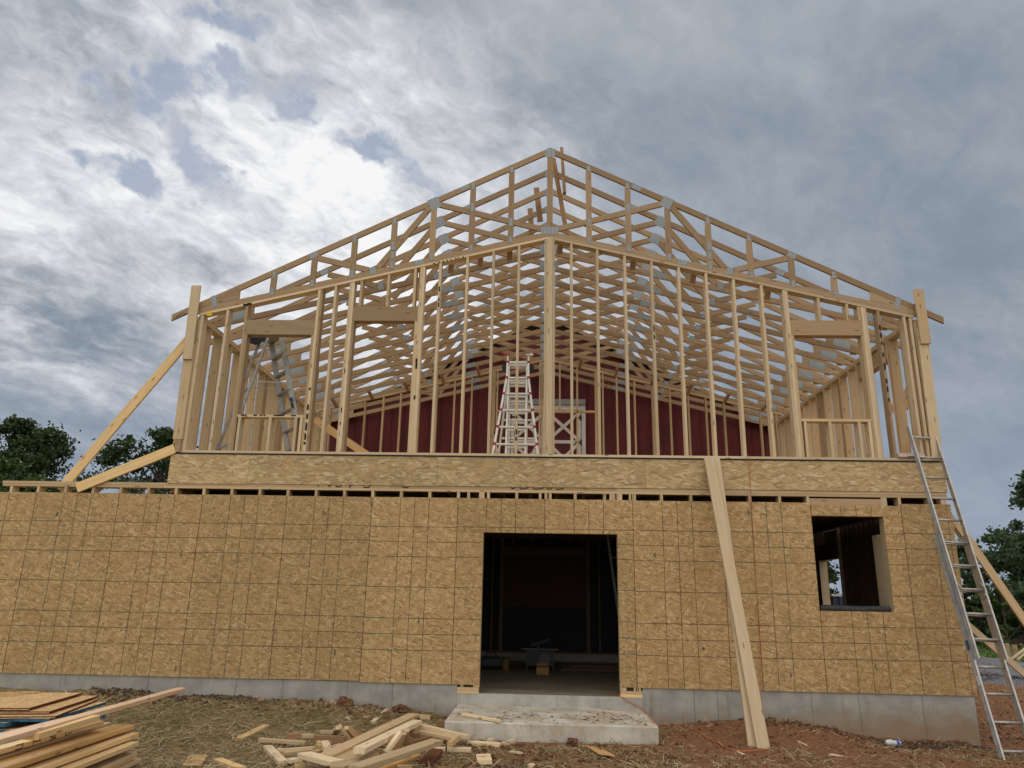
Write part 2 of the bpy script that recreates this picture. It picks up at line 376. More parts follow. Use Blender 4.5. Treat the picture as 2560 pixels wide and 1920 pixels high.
# ---------------------------------------------------------------- geometry helpers
rng=random.Random(11)
class MB:
    def __init__(s): s.v=[];s.f=[];s.uv=[]
    def poly(s,pts,uvs=None):
        i=len(s.v); s.v+= [Vector(p) for p in pts]; s.f.append(tuple(range(i,i+len(pts)))); s.uv+= (uvs or [(0,0)]*len(pts))
    def prism(s,prof,p0,p1,side,nrm,uv0=None,cap0=None,cap1=None):
        """extrude a cross-section (a,b) in the side/normal frame from p0 to p1"""
        p0,p1=Vector(p0),Vector(p1); L=(p1-p0).length
        if uv0 is None: uv0=(rng.uniform(0,50),rng.uniform(0,50))
        i=len(s.v); n=len(prof)
        s.v+=[p0+side*a+nrm*b for a,b in prof]+[p1+side*a+nrm*b for a,b in prof]
        per=0
        for k in range(n):
            a=prof[k]; b=prof[(k+1)%n]; l=math.hypot(b[0]-a[0],b[1]-a[1])
            s.f.append((i+k,i+(k+1)%n,i+n+(k+1)%n,i+n+k))
            u0,u1=uv0[0]+per,uv0[0]+per+l; s.uv+=[(u0,uv0[1]),(u1,uv0[1]),(u1,uv0[1]+L),(u0,uv0[1]+L)]; per+=l
        s.f.append(tuple(i+n-1-k for k in range(n))); s.uv+=[(uv0[0]+prof[n-1-k][0],uv0[1]+prof[n-1-k][1]*3) for k in range(n)]
        s.f.append(tuple(i+n+k for k in range(n))); s.uv+=[(uv0[0]+prof[k][0],uv0[1]+prof[k][1]*3) for k in range(n)]
    def beam(s,p0,p1,w,t,up=(0,0,1),ch=0,uv0=None):
        p0,p1=Vector(p0),Vector(p1); d=(p1-p0).normalized(); up=Vector(up)
        side=d.cross(up)
        if side.length<1e-4: side=d.cross(Vector((0,1,0)))
        side.normalize(); n=side.cross(d)
        a,b=w/2,t/2
        if ch: prof=[(-a+ch,-b),(a-ch,-b),(a,-b+ch),(a,b-ch),(a-ch,b),(-a+ch,b),(-a,b-ch),(-a,-b+ch)]
        else: prof=[(-a,-b),(a,-b),(a,b),(-a,b)]
        s.prism(prof,p0,p1,side,n,uv0)
    def box(s,x0,x1,y0,y1,z0,z1,uvw=False):
        """axis-aligned box, grain along its longest side; uvw: uv straight from world x,z"""
        dx,dy,dz=x1-x0,y1-y0,z1-z0; cx,cy,cz=(x0+x1)/2,(y0+y1)/2,(z0+z1)/2
        if uvw:
            c=[(x0,y0,z0),(x1,y0,z0),(x1,y1,z0),(x0,y1,z0),(x0,y0,z1),(x1,y0,z1),(x1,y1,z1),(x0,y1,z1)]
            for q in ((0,1,5,4),(1,2,6,5),(2,3,7,6),(3,0,4,7),(4,5,6,7),(3,2,1,0)):
                s.poly([c[k] for k in q],[((c[k][0]+c[k][1]*(1 if uvw!=2 else 0)) if uvw!=3 else c[k][1],c[k][2]) for k in q])
            return
        if dz>=dx and dz>=dy: s.beam((cx,cy,z0),(cx,cy,z1),dx,dy,(0,1,0))
        elif dx>=dy: s.beam((x0,cy,cz),(x1,cy,cz),dy,dz)
        else: s.beam((cx,y0,cz),(cx,y1,cz),dx,dz)
    def tube(s,pts,r,n=8,closed=False):
        pts=[Vector(p) for p in pts]; base=len(s.v); N=len(pts)
        for i,p in enumerate(pts):
            t=(pts[min(i+1,N-1)]-pts[max(i-1,0)]).normalized()
            a=t.cross(Vector((0,0,1)));
            if a.length<.05: a=t.cross(Vector((0,1,0)))
            a.normalize(); b=a.cross(t); rr=r[i] if isinstance(r,(list,tuple)) else r
            for k in range(n):
                q=2*math.pi*k/n; s.v.append(p+a*math.cos(q)*rr+b*math.sin(q)*rr)
        for i in range(N-1):
            for k in range(n):
                s.f.append((base+i*n+k,base+i*n+(k+1)%n,base+(i+1)*n+(k+1)%n,base+(i+1)*n+k)); s.uv+=[(k/n*.1,i*.1),((k+1)/n*.1,i*.1),((k+1)/n*.1,i*.1+.1),(k/n*.1,i*.1+.1)]
        s.f.append(tuple(base+k for k in reversed(range(n)))); s.uv+=[(0,0)]*n
        s.f.append(tuple(base+(N-1)*n+k for k in range(n))); s.uv+=[(0,0)]*n
    def build(s,name,m,parent=None,smooth=False,origin=None):
        me=bpy.data.meshes.new(name)
        if parent is not None: o0=Vector(parent['_o'])
        else:
            if origin is None:
                xs=[v.x for v in s.v];ys=[v.y for v in s.v];zs=[v.z for v in s.v]
                origin=((min(xs)+max(xs))/2,(min(ys)+max(ys))/2,min(zs))
            o0=Vector(origin)
        me.from_pydata([tuple(v-o0) for v in s.v],[],s.f)
        if s.uv:
            l=me.uv_layers.new(name='UVMap'); fl=[c for u in s.uv for c in u]; l.data.foreach_set('uv',fl)
        me.materials.append(m)
        if smooth: me.polygons.foreach_set('use_smooth',[True]*len(me.polygons))
        me.update()
        o=bpy.data.objects.new(name,me); col.objects.link(o)
        if parent is not None: o.parent=parent; o['_o']=tuple(parent['_o'])
        else: o.location=o0; o['_o']=tuple(o0)
        return o
def thing(name,label,cat,loc,group=None):
    o=bpy.data.objects.new(name,None); col.objects.link(o); o.location=loc; o['_o']=tuple(loc); o.empty_display_size=.2
    return tag(o,label,cat,group)
def tag(o,label,cat,group=None):
    o['label']=label; o['category']=cat
    if group: o['group']=group
    return o
def struct(o,kind='structure'): o['kind']=kind; return o
def one(name,m,fn,parent=None,**k):
    b=MB(); fn(b); return b.build(name,m,parent,**k)
def bx(name,m,parent,*a,**k):
    b=MB(); b.box(*a,**k); return b.build(name,m,parent)
def bm(name,m,parent,p0,p1,w,t,up=(0,0,1),ch=0):
    b=MB(); b.beam(p0,p1,w,t,up,ch); return b.build(name,m,parent)
def dup(root,loc):
    def cp(o,par):
        c=o.copy(); col.objects.link(c); c.parent=par
        for ch in [q for q in bpy.data.objects if q.parent==o]: cp(ch,c)
        return c
    kids={}
    c=root.copy(); col.objects.link(c); c.location=loc
    for ch in root.children:
        k=ch.copy(); col.objects.link(k); k.parent=c
        for g in ch.children:
            kk=g.copy(); col.objects.link(kk); kk.parent=k
    return c
I=.0254
XC=6.145
# ---------------------------------------------------------------- ground
def sst(x,a,b):
    t=max(0,min(1,(x-a)/(b-a))); return t*t*(3-2*t)
PROF=[(-4,-.2),(-.1,-.21),(.45,-.213),(1.3,-.223),(1.85,-.23),(2.4,-.252),(3.15,-.269),(3.7,-.306),(4.2,-.356),(4.8,-.405),(5.,-.44),(7.4,-.46),(7.85,-.433),(8.36,-.363),(8.95,-.335),(9.48,-.365),(9.92,-.458),(10.26,-.543),(10.8,-.566),(11.26,-.53),(11.63,-.611),(12.5,-.68),(40,-.8)]
def prof(x):
    if x<=PROF[0][0]: return PROF[0][1]
    for (a,za),(b,zb) in zip(PROF,PROF[1:]):
        if x<=b: return za+(zb-za)*(x-a)/(b-a)
    return PROF[-1][1]
def gz(x,y):
    base=-.445-.12*sst(x,9.3,11.)-.05*sst(x,11,14)+(.02)*sst(-y,3,7)-.05*sst(-y,5,10)
    k=sst(y,-1.35,-.05)
    z=base*(1-k)+prof(x)*k
    if y>0: 
        z=prof(x) if x<11.7 else -.62
        if -2.3<x<11.5 and y<7.4: z=-.5 if x>.7 else prof(x)
        z-=.0
    n=noise.noise(Vector((x*1.1,y*1.1,0)))*.032+noise.noise(Vector((x*3.7,y*3.7,3)))*.02+noise.noise(Vector((x*11,y*11,7)))*.008
    if x>11.6 and y>0: n*=1.8; z+= -.02*(y)*0
    far=max(0,math.hypot(x-6,y)-22)
    z+= -far*.012 if (y>8) else 0
    # trodden clay bumps along the wall
    if -1.<y<.1 and x<7.6: n+=abs(noise.noise(Vector((x*4,y*4,9))))*.07*sst(y,-.9,-.15)
    if 4.85<x<7.5 and -1.5<y<.1: n*=.35
    return z+n
def axis(segs):
    o=[]
    for a,b,st in segs:
        n=max(1,int(round((b-a)/st)))
        o+=[a+(b-a)*i/n for i in range(n)]
    return o+[segs[-1][1]]
gx=axis([(-600,-60,60),(-60,-12,4),(-12,-3,.6),(-3,13,.055),(13,24,.4),(24,70,4),(70,600,60)])
gy=axis([(-600,-60,60),(-60,-12,6),(-12,-4.2,.6),(-4.2,.25,.05),(.25,2,.12),(2,24,.4),(24,80,4),(80,600,60)])
mb=MB(); W_=len(gx)
mb.v=[Vector((x,y,gz(x,y))) for y in gy for x in gx]
mb.f=[(j*W_+i,j*W_+i+1,(j+1)*W_+i+1,(j+1)*W_+i) for j in range(len(gy)-1) for i in range(W_-1)]
struct(mb.build('ground',SOIL,smooth=True,origin=(0,0,0)))
# slab inside
struct(bx('floor_slab',SLAB,None,4.957,7.383,.076,.45,-.30,-.12))
struct(bx('floor_slab',SLAB,None,.82,11.48,.45,6.2,-.30,-.1205))
# ---------------------------------------------------------------- foundation
t=thing('foundation_wall','grey poured concrete foundation wall under the strand-board wall, clay-stained on the right','wall',(5,0.02,-.7))
bx('wall_section',CONC,t,-2.45,4.955,.02,.22,-.9,-.002)
bx('cut_down_section',STEPC,t,4.957,7.383,.016,.075,-.9,-.1185)
bx('wall_section',CONC,t,7.385,11.61,.02,.22,-.9,-.002)
bx('return_wall',CONC,t,11.41,11.608,.221,6.3,-.9,-.004)
bx('rear_curb',CONC,t,.66,11.40,6.0,6.2,-.3,.02)
# landing
t=thing('concrete_landing','wide poured concrete landing with a dusty top before the doorway','landing',(6.17,-.7,-.45))
def land(b):
    x0,x1,y0,y1,z0,z1=4.98,7.37,-1.40,.014,-.75,-.262
    b.box(x0,x1,y0,y1,z0,z1)
one('block',STEPC,land,t)
def landt(b):
    # worn top with slightly uneven rounded edge
    N=30
    for i in range(N):
        xa=4.98+2.39*i/N; xb=4.98+2.39*(i+1)/N
        ya=-1.40+noise.noise(Vector((xa*3,0,0)))*.008; yb=-1.40+noise.noise(Vector((xb*3,0,0)))*.008
        b.poly([(xa,ya,-.258),(xb,yb,-.258),(xb,.013,-.252),(xa,.013,-.252)])
        b.poly([(xa,ya-.008,-.27),(xb,yb-.008,-.27),(xb,yb,-.258),(xa,ya,-.258)])
        b.poly([(xa,ya-.008,-.75),(xb,yb-.008,-.75),(xb,yb-.008,-.27),(xa,ya-.008,-.27)])
one('top_surface',STEPT,landt,t)
# ---------------------------------------------------------------- lower front wall
Y0,Y1=.011,.151
lw=thing('lower_wall','lower storey wall sheathed in tan strand board with doorway and square window hole','wall',(5,0,0))
E0=1.2192
def osbp(x0,x1,z0,z1,y0=-.0,m=OSB,par=None,nm='strand_board_sheet'):
    b=MB(); b.box(x0,x1,y0,y0+.0105,z0,z1,uvw=True); return b.build(nm,m,par or lw)
gap=.0015
OT=2.438
for k in range(-2,4): osbp(k*E0+gap,(k+1)*E0-gap,(-.012 if k==3 else (.004 if k==2 else 0)),OT-(.0 if k%2 else .004))
osbp(4*E0+gap,5.245,-.012,1.966)
osbp(4*E0+gap,5*E0-gap,1.969,OT); osbp(5*E0+gap,6*E0-gap,1.969,OT)
osbp(7.098,6*E0-gap,.004,1.966)
osbp(6*E0+gap,7*E0-gap,0,OT-.003); osbp(7*E0+gap,8*E0-gap,0,OT)
osbp(8*E0+gap,9*E0-gap,2.262,OT-.03); osbp(8*E0+gap,9*E0-gap,0,1.010)
osbp(10.722,9*E0-gap,1.013,2.259)
osbp(9*E0+gap,11.645,0,OT)
# framing
LS=[-2.42,-2.03,-1.62]+[ -1.22+.4064*i for i in range(40)]
WINX=(9.75,10.722); DOORX=(5.245,7.098)
xs=[x for x in LS if x<11.6]
for x in xs:
    if DOORX[0]-.03<x<DOORX[1]+.03 or WINX[0]-.03<x<WINX[1]+.03: continue
    bx('stud',WOOD,lw,x-.019,x+.019,Y0,Y1,.002 if not 4.95<x<7.39 else -.04,2.524)
for x in (5.02,5.188,5.226,7.117,7.155,7.29,7.345): bx('stud',WOOD,lw,x-.019,x+.019,Y0,Y1,-.04,2.524)
for x in (5.30,5.70,6.03,6.11,6.17,6.52,6.93,7.02,7.06): bx('cripple_stud',WOOD,lw,x-.019,x+.019,Y0,Y1,2.262,2.524)
bx('header',WOODG,lw,5.246,7.097,Y0+.001,Y1-.001,1.972,2.26)
for x in (WINX[0]-.0195,WINX[1]+.0195,WINX[1]+.058): bx('stud',WOODX,lw,x-.019,x+.019,Y0,Y1,.002,2.524)
bx('header',WOODG,lw,WINX[0],WINX[1],Y0+.001,Y1-.001,2.264,2.50)
bx('jamb_board',WOODX,lw,WINX[1]+.002,WINX[1]+.04,.1525,.43,1.0,2.04)
bx('window_sill',WOOD,lw,WINX[0],WINX[1],Y0,Y1,.972,1.009)
for x in (10.1,10.45): bx('cripple_stud',WOOD,lw,x-.019,x+.019,Y0,Y1,.002,.97)
bx('stud',WOOD,lw,11.53,11.60,Y0,Y1,.002,2.524)
# plates (two layers with butt joints)
def plates(segs,z0,z1,y0,y1,par,m=WOOD):
    for a,b in segs: bx('top_plate',m,par,a+.001,b-.001,y0,y1,z0,z1)
plates([(-1.76,.62),(.62,4.85),(4.85,8.6),(8.6,11.62)],2.526,2.562,Y0,Y1,lw)
plates([(-1.77,2.0),(2.0,3.9),(3.9,7.1),(7.1,11.62)],2.564,2.601,Y0-.001,Y1,lw)
# sole packs in the door cut-out
for a,b in ((4.957,5.24),(7.10,7.383)):
    bx('sill_plate',WOODY,lw,a,b,Y0-.002,Y1,-.121,-.083); bx('sole_plate',WOOD,lw,a,b,Y0,Y1,-.081,-.043)
bx('sole_plate',WOOD,lw,.66,4.954,Y0+.04,Y1,-.001,.0015)
# ---------------------------------------------------------------- lower side wall (right), rear wall, partition
rw=thing('lower_side_wall','lower storey side wall at the right corner, sheathed outside with a small window opening','wall',(11.6,3,0))
def osby(x,y0,y1,z0,z1,par,m=OSB):
    b=MB(); b.box(x,x+.0105,y0,y1,z0,z1,uvw=3); return b.build('strand_board_sheet',m,par)
wy0,wy1=3.74,4.75
SX=11.6
osby(SX+.02,.012,1.21,0,OT,rw); osby(SX+.02,1.213,2.43,0,OT,rw); osby(SX+.02,2.433,wy0,0,OT,rw)
osby(SX+.02,wy0+.002,wy1,0,1.10,rw); osby(SX+.02,wy0+.002,wy1,1.93,2.48,rw); osby(SX+.02,wy1+.002,6.2,0,OT,rw)
y=.30
while y<6.15:
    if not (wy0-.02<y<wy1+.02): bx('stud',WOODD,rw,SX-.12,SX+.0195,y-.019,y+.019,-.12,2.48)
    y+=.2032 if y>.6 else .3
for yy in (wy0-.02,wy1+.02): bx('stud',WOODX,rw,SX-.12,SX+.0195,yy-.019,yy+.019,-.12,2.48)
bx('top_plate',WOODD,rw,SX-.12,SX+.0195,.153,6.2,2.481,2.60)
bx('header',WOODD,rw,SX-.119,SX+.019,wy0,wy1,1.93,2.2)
bx('window_sill',WOODX,rw,SX-.119,SX+.019,wy0,wy1,1.06,1.099)
# rear lower wall with boarded opening
bw=thing('rear_lower_wall','dark rear wall of the lower storey with a framed opening boarded by a brown panel','wall',(6,6.1,0))
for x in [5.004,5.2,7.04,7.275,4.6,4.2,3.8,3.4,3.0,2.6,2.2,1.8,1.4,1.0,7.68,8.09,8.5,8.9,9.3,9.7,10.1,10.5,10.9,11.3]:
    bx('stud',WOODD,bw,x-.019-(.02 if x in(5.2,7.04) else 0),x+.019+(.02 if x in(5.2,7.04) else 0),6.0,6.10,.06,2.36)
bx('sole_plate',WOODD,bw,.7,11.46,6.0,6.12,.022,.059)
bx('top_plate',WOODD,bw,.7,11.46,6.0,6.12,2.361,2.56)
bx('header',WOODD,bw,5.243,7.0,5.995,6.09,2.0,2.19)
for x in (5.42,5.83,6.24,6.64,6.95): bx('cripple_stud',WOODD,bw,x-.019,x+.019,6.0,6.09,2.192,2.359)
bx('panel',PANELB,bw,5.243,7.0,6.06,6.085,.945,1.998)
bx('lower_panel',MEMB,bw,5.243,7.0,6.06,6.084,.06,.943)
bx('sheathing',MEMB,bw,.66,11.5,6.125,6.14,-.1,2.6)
pw=thing('partition_wall','inner partition wall between the roofed rooms and the roofless wing','wall',(.72,3,0))
bx('sheathing',OSBF,pw,.66,.672,.155,6.12,-.2,2.6)
y=.3
while y<6.0: bx('stud',WOODG,pw,.673,.81,y-.019,y+.019,-.12,2.48); y+=.4064
bx('top_plate',WOOD,pw,.673,.81,.153,6.12,2.481,2.60)
# ---------------------------------------------------------------- upper floor
uf=thing('upper_floor','upper floor platform with a weathered strand-board rim band along its front edge','floor',(6.1,0,2.6))
def rim(a,b,z0=2.606,z1=3.018,y0=-.004):
    m=MB(); m.box(a,b,y0,y0+.014,z0,z1,uvw=True); return m.build('rim_board',OSBR,uf)
rim(.672,1.832,z0=2.592);rim(1.836,4.562,z0=2.60);rim(4.566,7.50);rim(7.504,11.63)
bx('rim_joist',WOOD,uf,.68,11.61,.011,.05,2.603,3.0)
y=0
x=1.0
while x<11.5: bx('floor_joist',WOODG,uf,x-.025,x+.025,.052,7.45,2.603,3.0); x+=.4064
for a,c in ((.662,.68),(11.608,11.63)): bx('rim_board',OSBF,uf,a,c,.012,7.45,2.603,2.999)
bx('rim_joist',WOOD,uf,.68,11.61,7.4,7.45,2.603,3.0)
bx('subfloor',OSBF,uf,.675,11.62,-.002,7.45,3.001,3.020)
bx('membrane',MEMB,uf,.69,11.60,-.016,.16,3.0215,3.0395)
# ---------------------------------------------------------------- upper front gable wall
UB,PT=3.042,6.505
uw=thing('upper_gable_wall','open stud frame of the upper front wall rising to a shallow gable','wall frame',(XC,Y0,UB))
def zp(x): return PT-.2415*abs(x-XC)-.0395    # underside of raked plate
bx('sole_plate',WOODX,uw,.66,6.055,Y0-.001,Y1,UB,3.079); bx('sole_plate',WOODX,uw,6.058,8.92,Y0-.001,Y1,UB,3.079); bx('sole_plate',WOODX,uw,8.922,11.625,Y0-.001,Y1,UB,3.079)
def ustud(x,m=WOODX,w=.038,z0=3.080,z1=None,nm='stud',y0=Y0,y1=Y1):
    zt=min(zp(x-w/2),zp(x+w/2))-.002 if z1 is None else z1
    return bx(nm,m,uw,x-w/2,x+w/2,y0,y1,z0,zt)
# left corner
ustud(.838,WOODX); ustud(.80,WOODX)
for x in (1.221,1.511,2.611,2.649,2.861,3.095,3.133,4.172,4.211,4.462,4.879,5.280,5.673,6.479,6.875,7.293,7.699,8.106,8.513,8.919,9.326,9.648,9.686,10.772,10.811,11.0,11.369,11.454):
    if x in (1.511,2.649,11.0): ustud(x,WOODG)
    else: ustud(x)
# jack studs
ustud(1.549,WOODG,z1=4.868); ustud(2.573,WOOD,z1=4.868); ustud(3.171,WOODG,z1=5.098); ustud(4.134,WOOD,z1=5.098); ustud(9.724,WOOD,z1=4.893); ustud(10.734,WOOD,z1=4.893)
# headers
for a,b,z0,z1 in ((1.532,2.590,4.872,5.106),(3.154,4.152,5.100,5.329),(9.706,10.752,4.897,5.130)):
    bx('header',WOODG,uw,a,b,Y0+.001,Y1,z0,z1); 
    for x in ({1:(),3:(3.257,3.672,4.079),9:(10.149,10.558,10.725)}[int(a)]): ustud(x,WOOD,z0=z1+.002,nm='cripple_stud')
for a,b,z in ((1.57,2.552,3.602),(9.744,10.714,3.615)):
    bx('sill_plate',WOOD if a>5 else WOODX,uw,a,b,Y0,Y1,z-.019,z+.019)
    for x in ((1.607,2.065,2.448,2.527) if a<5 else (9.79,10.138,10.548,10.69)): ustud(x,z0=3.08,z1=z-.021,nm='cripple_stud')
# centre post
bx('post',WOODX,uw,6.065,6.100,Y0,Y1,3.08,6.46); bx('post',WOODX,uw,6.103,6.190,Y0-.002,Y1,3.08,6.47); bx('post',WOODX,uw,6.193,6.228,Y0,Y1,3.08,6.458)
# raked plates
for s in (-1,1):
    d=Vector((s*1,0,-.2415)).normalized()
    p0=Vector((XC,(Y0+Y1)/2,PT-.0195)); p1=p0+d*(5.36/abs(d.x))
    bm('raked_top_plate',WOODX,uw,p0+d*.002,p1,.14,.0365)
# corner posts with scabs
bx('corner_post',WOOD,uw,.665,.70,Y0,Y1,3.08,5.10); bx('corner_post',WOOD,uw,.702,.78,Y0+.03,Y1,3.08,5.11)
bx('corner_post',WOODX,uw,11.50,11.59,Y0+.02,Y1,3.08,5.12); bx('corner_post',WOODX,uw,11.592,11.628,Y0-.0,Y1,3.08,5.1)
def slab2(nm,m,x0,x1,xb0,xb1,y0,y1,z0,z1,par):
    """upright plank whose foot is shifted sideways"""
    b=MB(); b.beam(((xb0+xb1)/2,(y0+y1)/2,z0),((x0+x1)/2,(y0+y1)/2,z1),x1-x0,y1-y0,(0,1,0)); return b.build(nm,m,par)
slab2('scab_board',WOODX,.632,.772,.658,.80,-.066,-.030,4.448,5.64,uw)
slab2('corner_board',WOOD,.650,.790,.67,.81,-.028,.009,3.235,4.70,uw)
bx('corner_block',WOODG,uw,.69,.80,-.027,.009,3.16,3.233); bx('corner_block',WOODG,uw,.72,.80,-.027,.009,3.045,3.158)
slab2('scab_board',WOOD,11.522,11.664,11.525,11.667,-.066,-.030,4.75,5.598,uw)
slab2('corner_board',WOODX,11.515,11.655,11.48,11.62,-.028,.009,3.09,5.0,uw)
# spray paint and lumber stamps
def inkq(b,pts):
    # soft-edged blot as an irregular polygon proud of the face
    b.poly(pts)
def blot(b,x0,x1,z0,z1,y,n=12,seed=0,jag=.25):
    r=random.Random(seed); cx,cz=(x0+x1)/2,(z0+z1)/2; pts=[]
    for k in range(n):
        a=2*math.pi*k/n; q=1-jag*r.random()
        ex=abs(math.cos(a))**.5*(1 if math.cos(a)>0 else -1); ez=abs(math.sin(a))**.5*(1 if math.sin(a)>0 else -1)
        pts.append((cx+ex*q*(x1-x0)/2,y,cz+ez*q*(z1-z0)/2))
    b.poly(pts)
def ink1(b):
    yy=Y0-.0022
    for i,(a,c) in enumerate(((1.61,1.72),(1.80,1.87),(1.90,1.945),(1.955,1.99),(2.09,2.28),(2.36,2.45))): blot(b,a,c,3.598,3.621,yy,seed=i)
    for i,(z,h) in enumerate(((3.30,.12),(3.45,.14),(3.6,.1),(3.74,.1),(4.02,.05),(3.2,.05))): blot(b,2.592,2.628,z-h/2,z+h/2,yy,seed=20+i)
    for i,(z,h) in enumerate(((4.45,.06),(4.38,.05),(3.9,.04))): blot(b,4.16,4.19,z-h,z+h,yy,seed=30+i)
    for i,(z,h) in enumerate(((3.40,.05),(3.30,.035),(3.62,.03))): blot(b,5.662,5.69,z-h,z+h,yy,seed=60+i)
    for i,(z,h) in enumerate(((5.02,.05),(4.9,.05),(4.78,.03),(4.6,.04),(4.42,.06),(4.2,.04),(4.08,.05),(3.92,.03))): blot(b,10.985,11.015,z-h,z+h,yy,seed=40+i)
    for i,(z,h) in enumerate(((5.62,.05),(5.45,.03),(5.36,.05))): blot(b,4.45,4.475,z-h,z+h,yy,seed=70+i)
    for i,(z,h) in enumerate(((4.99,.07),(4.86,.04))): blot(b,7.69,7.712,z-h,z+h,yy,seed=80+i)
    for i,(z,h) in enumerate(((3.7,.05),(3.5,.03),(4.3,.05))): blot(b,3.1,3.118,z-h,z+h,yy,seed=90+i)
one('spray_mark',INK,ink1,uw)
def ink2(b):
    r=random.Random(3)
    for x0 in (4.34,4.42,4.48,4.54,4.60,4.67,4.72,4.79):
        z=PT-.2415*abs(x0-XC)-.024; blot(b,x0,x0+.045,z-.014,z+.014,Y0-.0005,seed=int(x0*100),jag=.5)
    for x0 in (1.44,1.5): z=PT-.2415*abs(x0-XC)-.024; blot(b,x0,x0+.09,z-.02,z+.03,Y0-.0005,seed=int(x0*100))
one('stamp_mark',INK,ink2,uw)
def txt(s,size,loc,rotx,rotz,par,m,nm='stamped_lettering',ang=0,ext=.0006):
    c=bpy.data.curves.new('lettering','FONT'); c.body=s; c.size=size; c.extrude=ext
    o=bpy.data.objects.new('lettering',c); col.objects.link(o)
    bpy.context.view_layer.update()
    me=bpy.data.meshes.new_from_object(o.evaluated_get(bpy.context.evaluated_depsgraph_get())); bpy.data.objects.remove(o)
    me.materials.clear(); me.materials.append(m); me.name=nm
    T=Matrix.Translation(Vector(loc)-Vector(par['_o']))@Matrix.Rotation(ang,4,'Y')@Matrix.Rotation(R(90),4,'X'); me.transform(T)
    q=bpy.data.objects.new(nm,me); col.objects.link(q); q.parent=par; return q
# lettering on the lower plates, cut off by the rim board above
def strokes(b,segs,y,wd=.015):
    for (x0,z0),(x1,z1) in segs:
        b.beam((x0,y,z0),(x1,y,z1),wd,.001,(0,1,0))
def plmark(b):
    z0,z1=2.574,2.599; y=Y0-.002
    S=[]
    for x,k in ((2.86,'l'),(3.03,'v'),(3.16,'o'),(3.32,'k'),(3.56,'d'),(4.12,'o')):
        if k=='l': S+=[((x,z1),(x+.015,z0))]
        if k=='v': S+=[((x-.03,z1),(x,z0)),((x,z0),(x+.03,z1))]
        if k=='o': S+=[((x-.04,z1),(x-.03,z0)),((x-.03,z0),(x+.03,z0)),((x+.03,z0),(x+.04,z1))]
        if k=='k': S+=[((x,z1),(x,z0-.02)),((x,z0+.01),(x+.03,z1))]
        if k=='d': S+=[((x-.04,z0-.005),(x+.04,z0-.005)),((x+.04,z0-.005),(x+.05,z1)),((x-.04,z0+.012),(x-.04,z1))]
    one_y=[(5.62,5.68),(5.74,5.86),(5.93,6.08),(6.12,6.20),(6.25,6.36)]
    for a,c in one_y: S+=[((a,z1),(a+.02,z0)),((a+.02,z0),(c-.02,z0+.012)),((c-.02,z0+.012),(c,z1))]
    strokes(b,S,y)
one('spray_lettering',INK,plmark,lw)
def fadedstamps(b):
    r=random.Random(77)
    for x,z in ((-.86,2.13),(1.02,1.62),(2.18,1.62),(3.66,2.33),(2.98,2.2),(3.3,.35),(1.16,.1),(4.4,.8),(8.9,2.3),(8.2,.5),(10.4,.33),(7.6,1.7),(9.3,.2)):
        w_,h=r.uniform(.035,.06),r.uniform(.06,.12); blot(b,x-w_/2,x+w_/2,z-h/2,z+h/2,-.0012,seed=int(x*50)+5,jag=.6)
one('faded_stamp',plain('faded grey stamp',(.20,.17,.105),.8,0,.5,60),fadedstamps,lw)
# ---------------------------------------------------------------- upper side walls
def sidewall(x0,x1,label,door=None,YE=7.42):
    t=thing('upper_side_wall',label,'wall frame',((x0+x1)/2,3,UB))
    bx('sole_plate',WOODX,t,x0,x1,Y1+.002,YE,UB,3.079)
    top=5.125
    y=Y1+.05+.25
    ys=[]
    while y<7.3: ys.append(y); y+=.4064
    for y in ys:
        if door and door[0]<y<door[1]: continue
        bx('stud',WOOD,t,x0,x1,y-.019,y+.019,3.08,top-.001)
    for y in (ys[3]+.12,ys[6]+.15,ys[9]-.13): bx('stud',WOODG,t,x0+.02,x1,y-.019,y+.019,3.08,top-.001)
    if door:
        for y in (door[0]-.02,door[1]+.02): bx('stud',WOODX,t,x0,x1,y-.019,y+.019,3.08,top-.001)
        bx('header',WOODG,t,x0+.01,x1-.01,door[0]+.001,door[1]-.001,4.84,5.08)
    bx('top_plate',WOODX,t,x0,x1,Y1+.002,YE,top,top+.037); bx('top_plate',WOOD,t,x0,x1,Y1+.002,YE,top+.0385,top+.0755)
    return t
lsw=sidewall(.662,.80,'open stud side wall of the upper storey on the left')
rsw=sidewall(11.49,11.628,'open stud side wall of the upper storey on the right, with a header',(.95,2.1))
# ---------------------------------------------------------------- rear gable frame
rg=thing('rear_gable_frame','inner rear gable stud frame standing before the red barn wall','wall frame',(XC,6.1,UB))
YA,YB=6.09,6.18
bx('sole_plate',WOOD,rg,.81,11.48,YA,YB,UB,3.079)
for x in (1.15,1.55,1.95,2.37,2.77,3.2,3.6,4.01,4.41,4.9,4.94,5.0,5.67,5.98,6.03,6.09,6.24,6.44,6.84,7.26,7.30,7.424,7.744,8.148,8.551,8.951,9.358,9.755,10.158,10.56,10.96,11.3):
    z0=3.08 if x not in (5.67,6.44,6.84) else (5.26 if x!=6.84 else 3.08)
    bx('stud',WOOD,rg,x-.019,x+.019,YA,YB,z0,min(zp(x-.02),zp(x+.02))-.003)
for a,b in ((5.02,5.96),(6.26,7.24)): bx('nogging',WOODY,rg,a,b,YA,YB,5.22,5.258)
for s in (-1,1):
    d=Vector((s*1,0,-.2415)).normalized(); p0=Vector((XC,(YA+YB)/2,PT-.0195))
    bm('raked_top_plate',WOOD,rg,p0+d*.002,p0+d*(5.3/abs(d.x)),.09,.0365)
    for k in range(6):
        x=XC+s*(.75+.82*k); z=PT-.2415*abs(x-XC)
        bm('plate_block',WOODO,rg,(x,YA+.03,z-.03),(x+s*.03,YA-.36,z+.07),.05,.07)
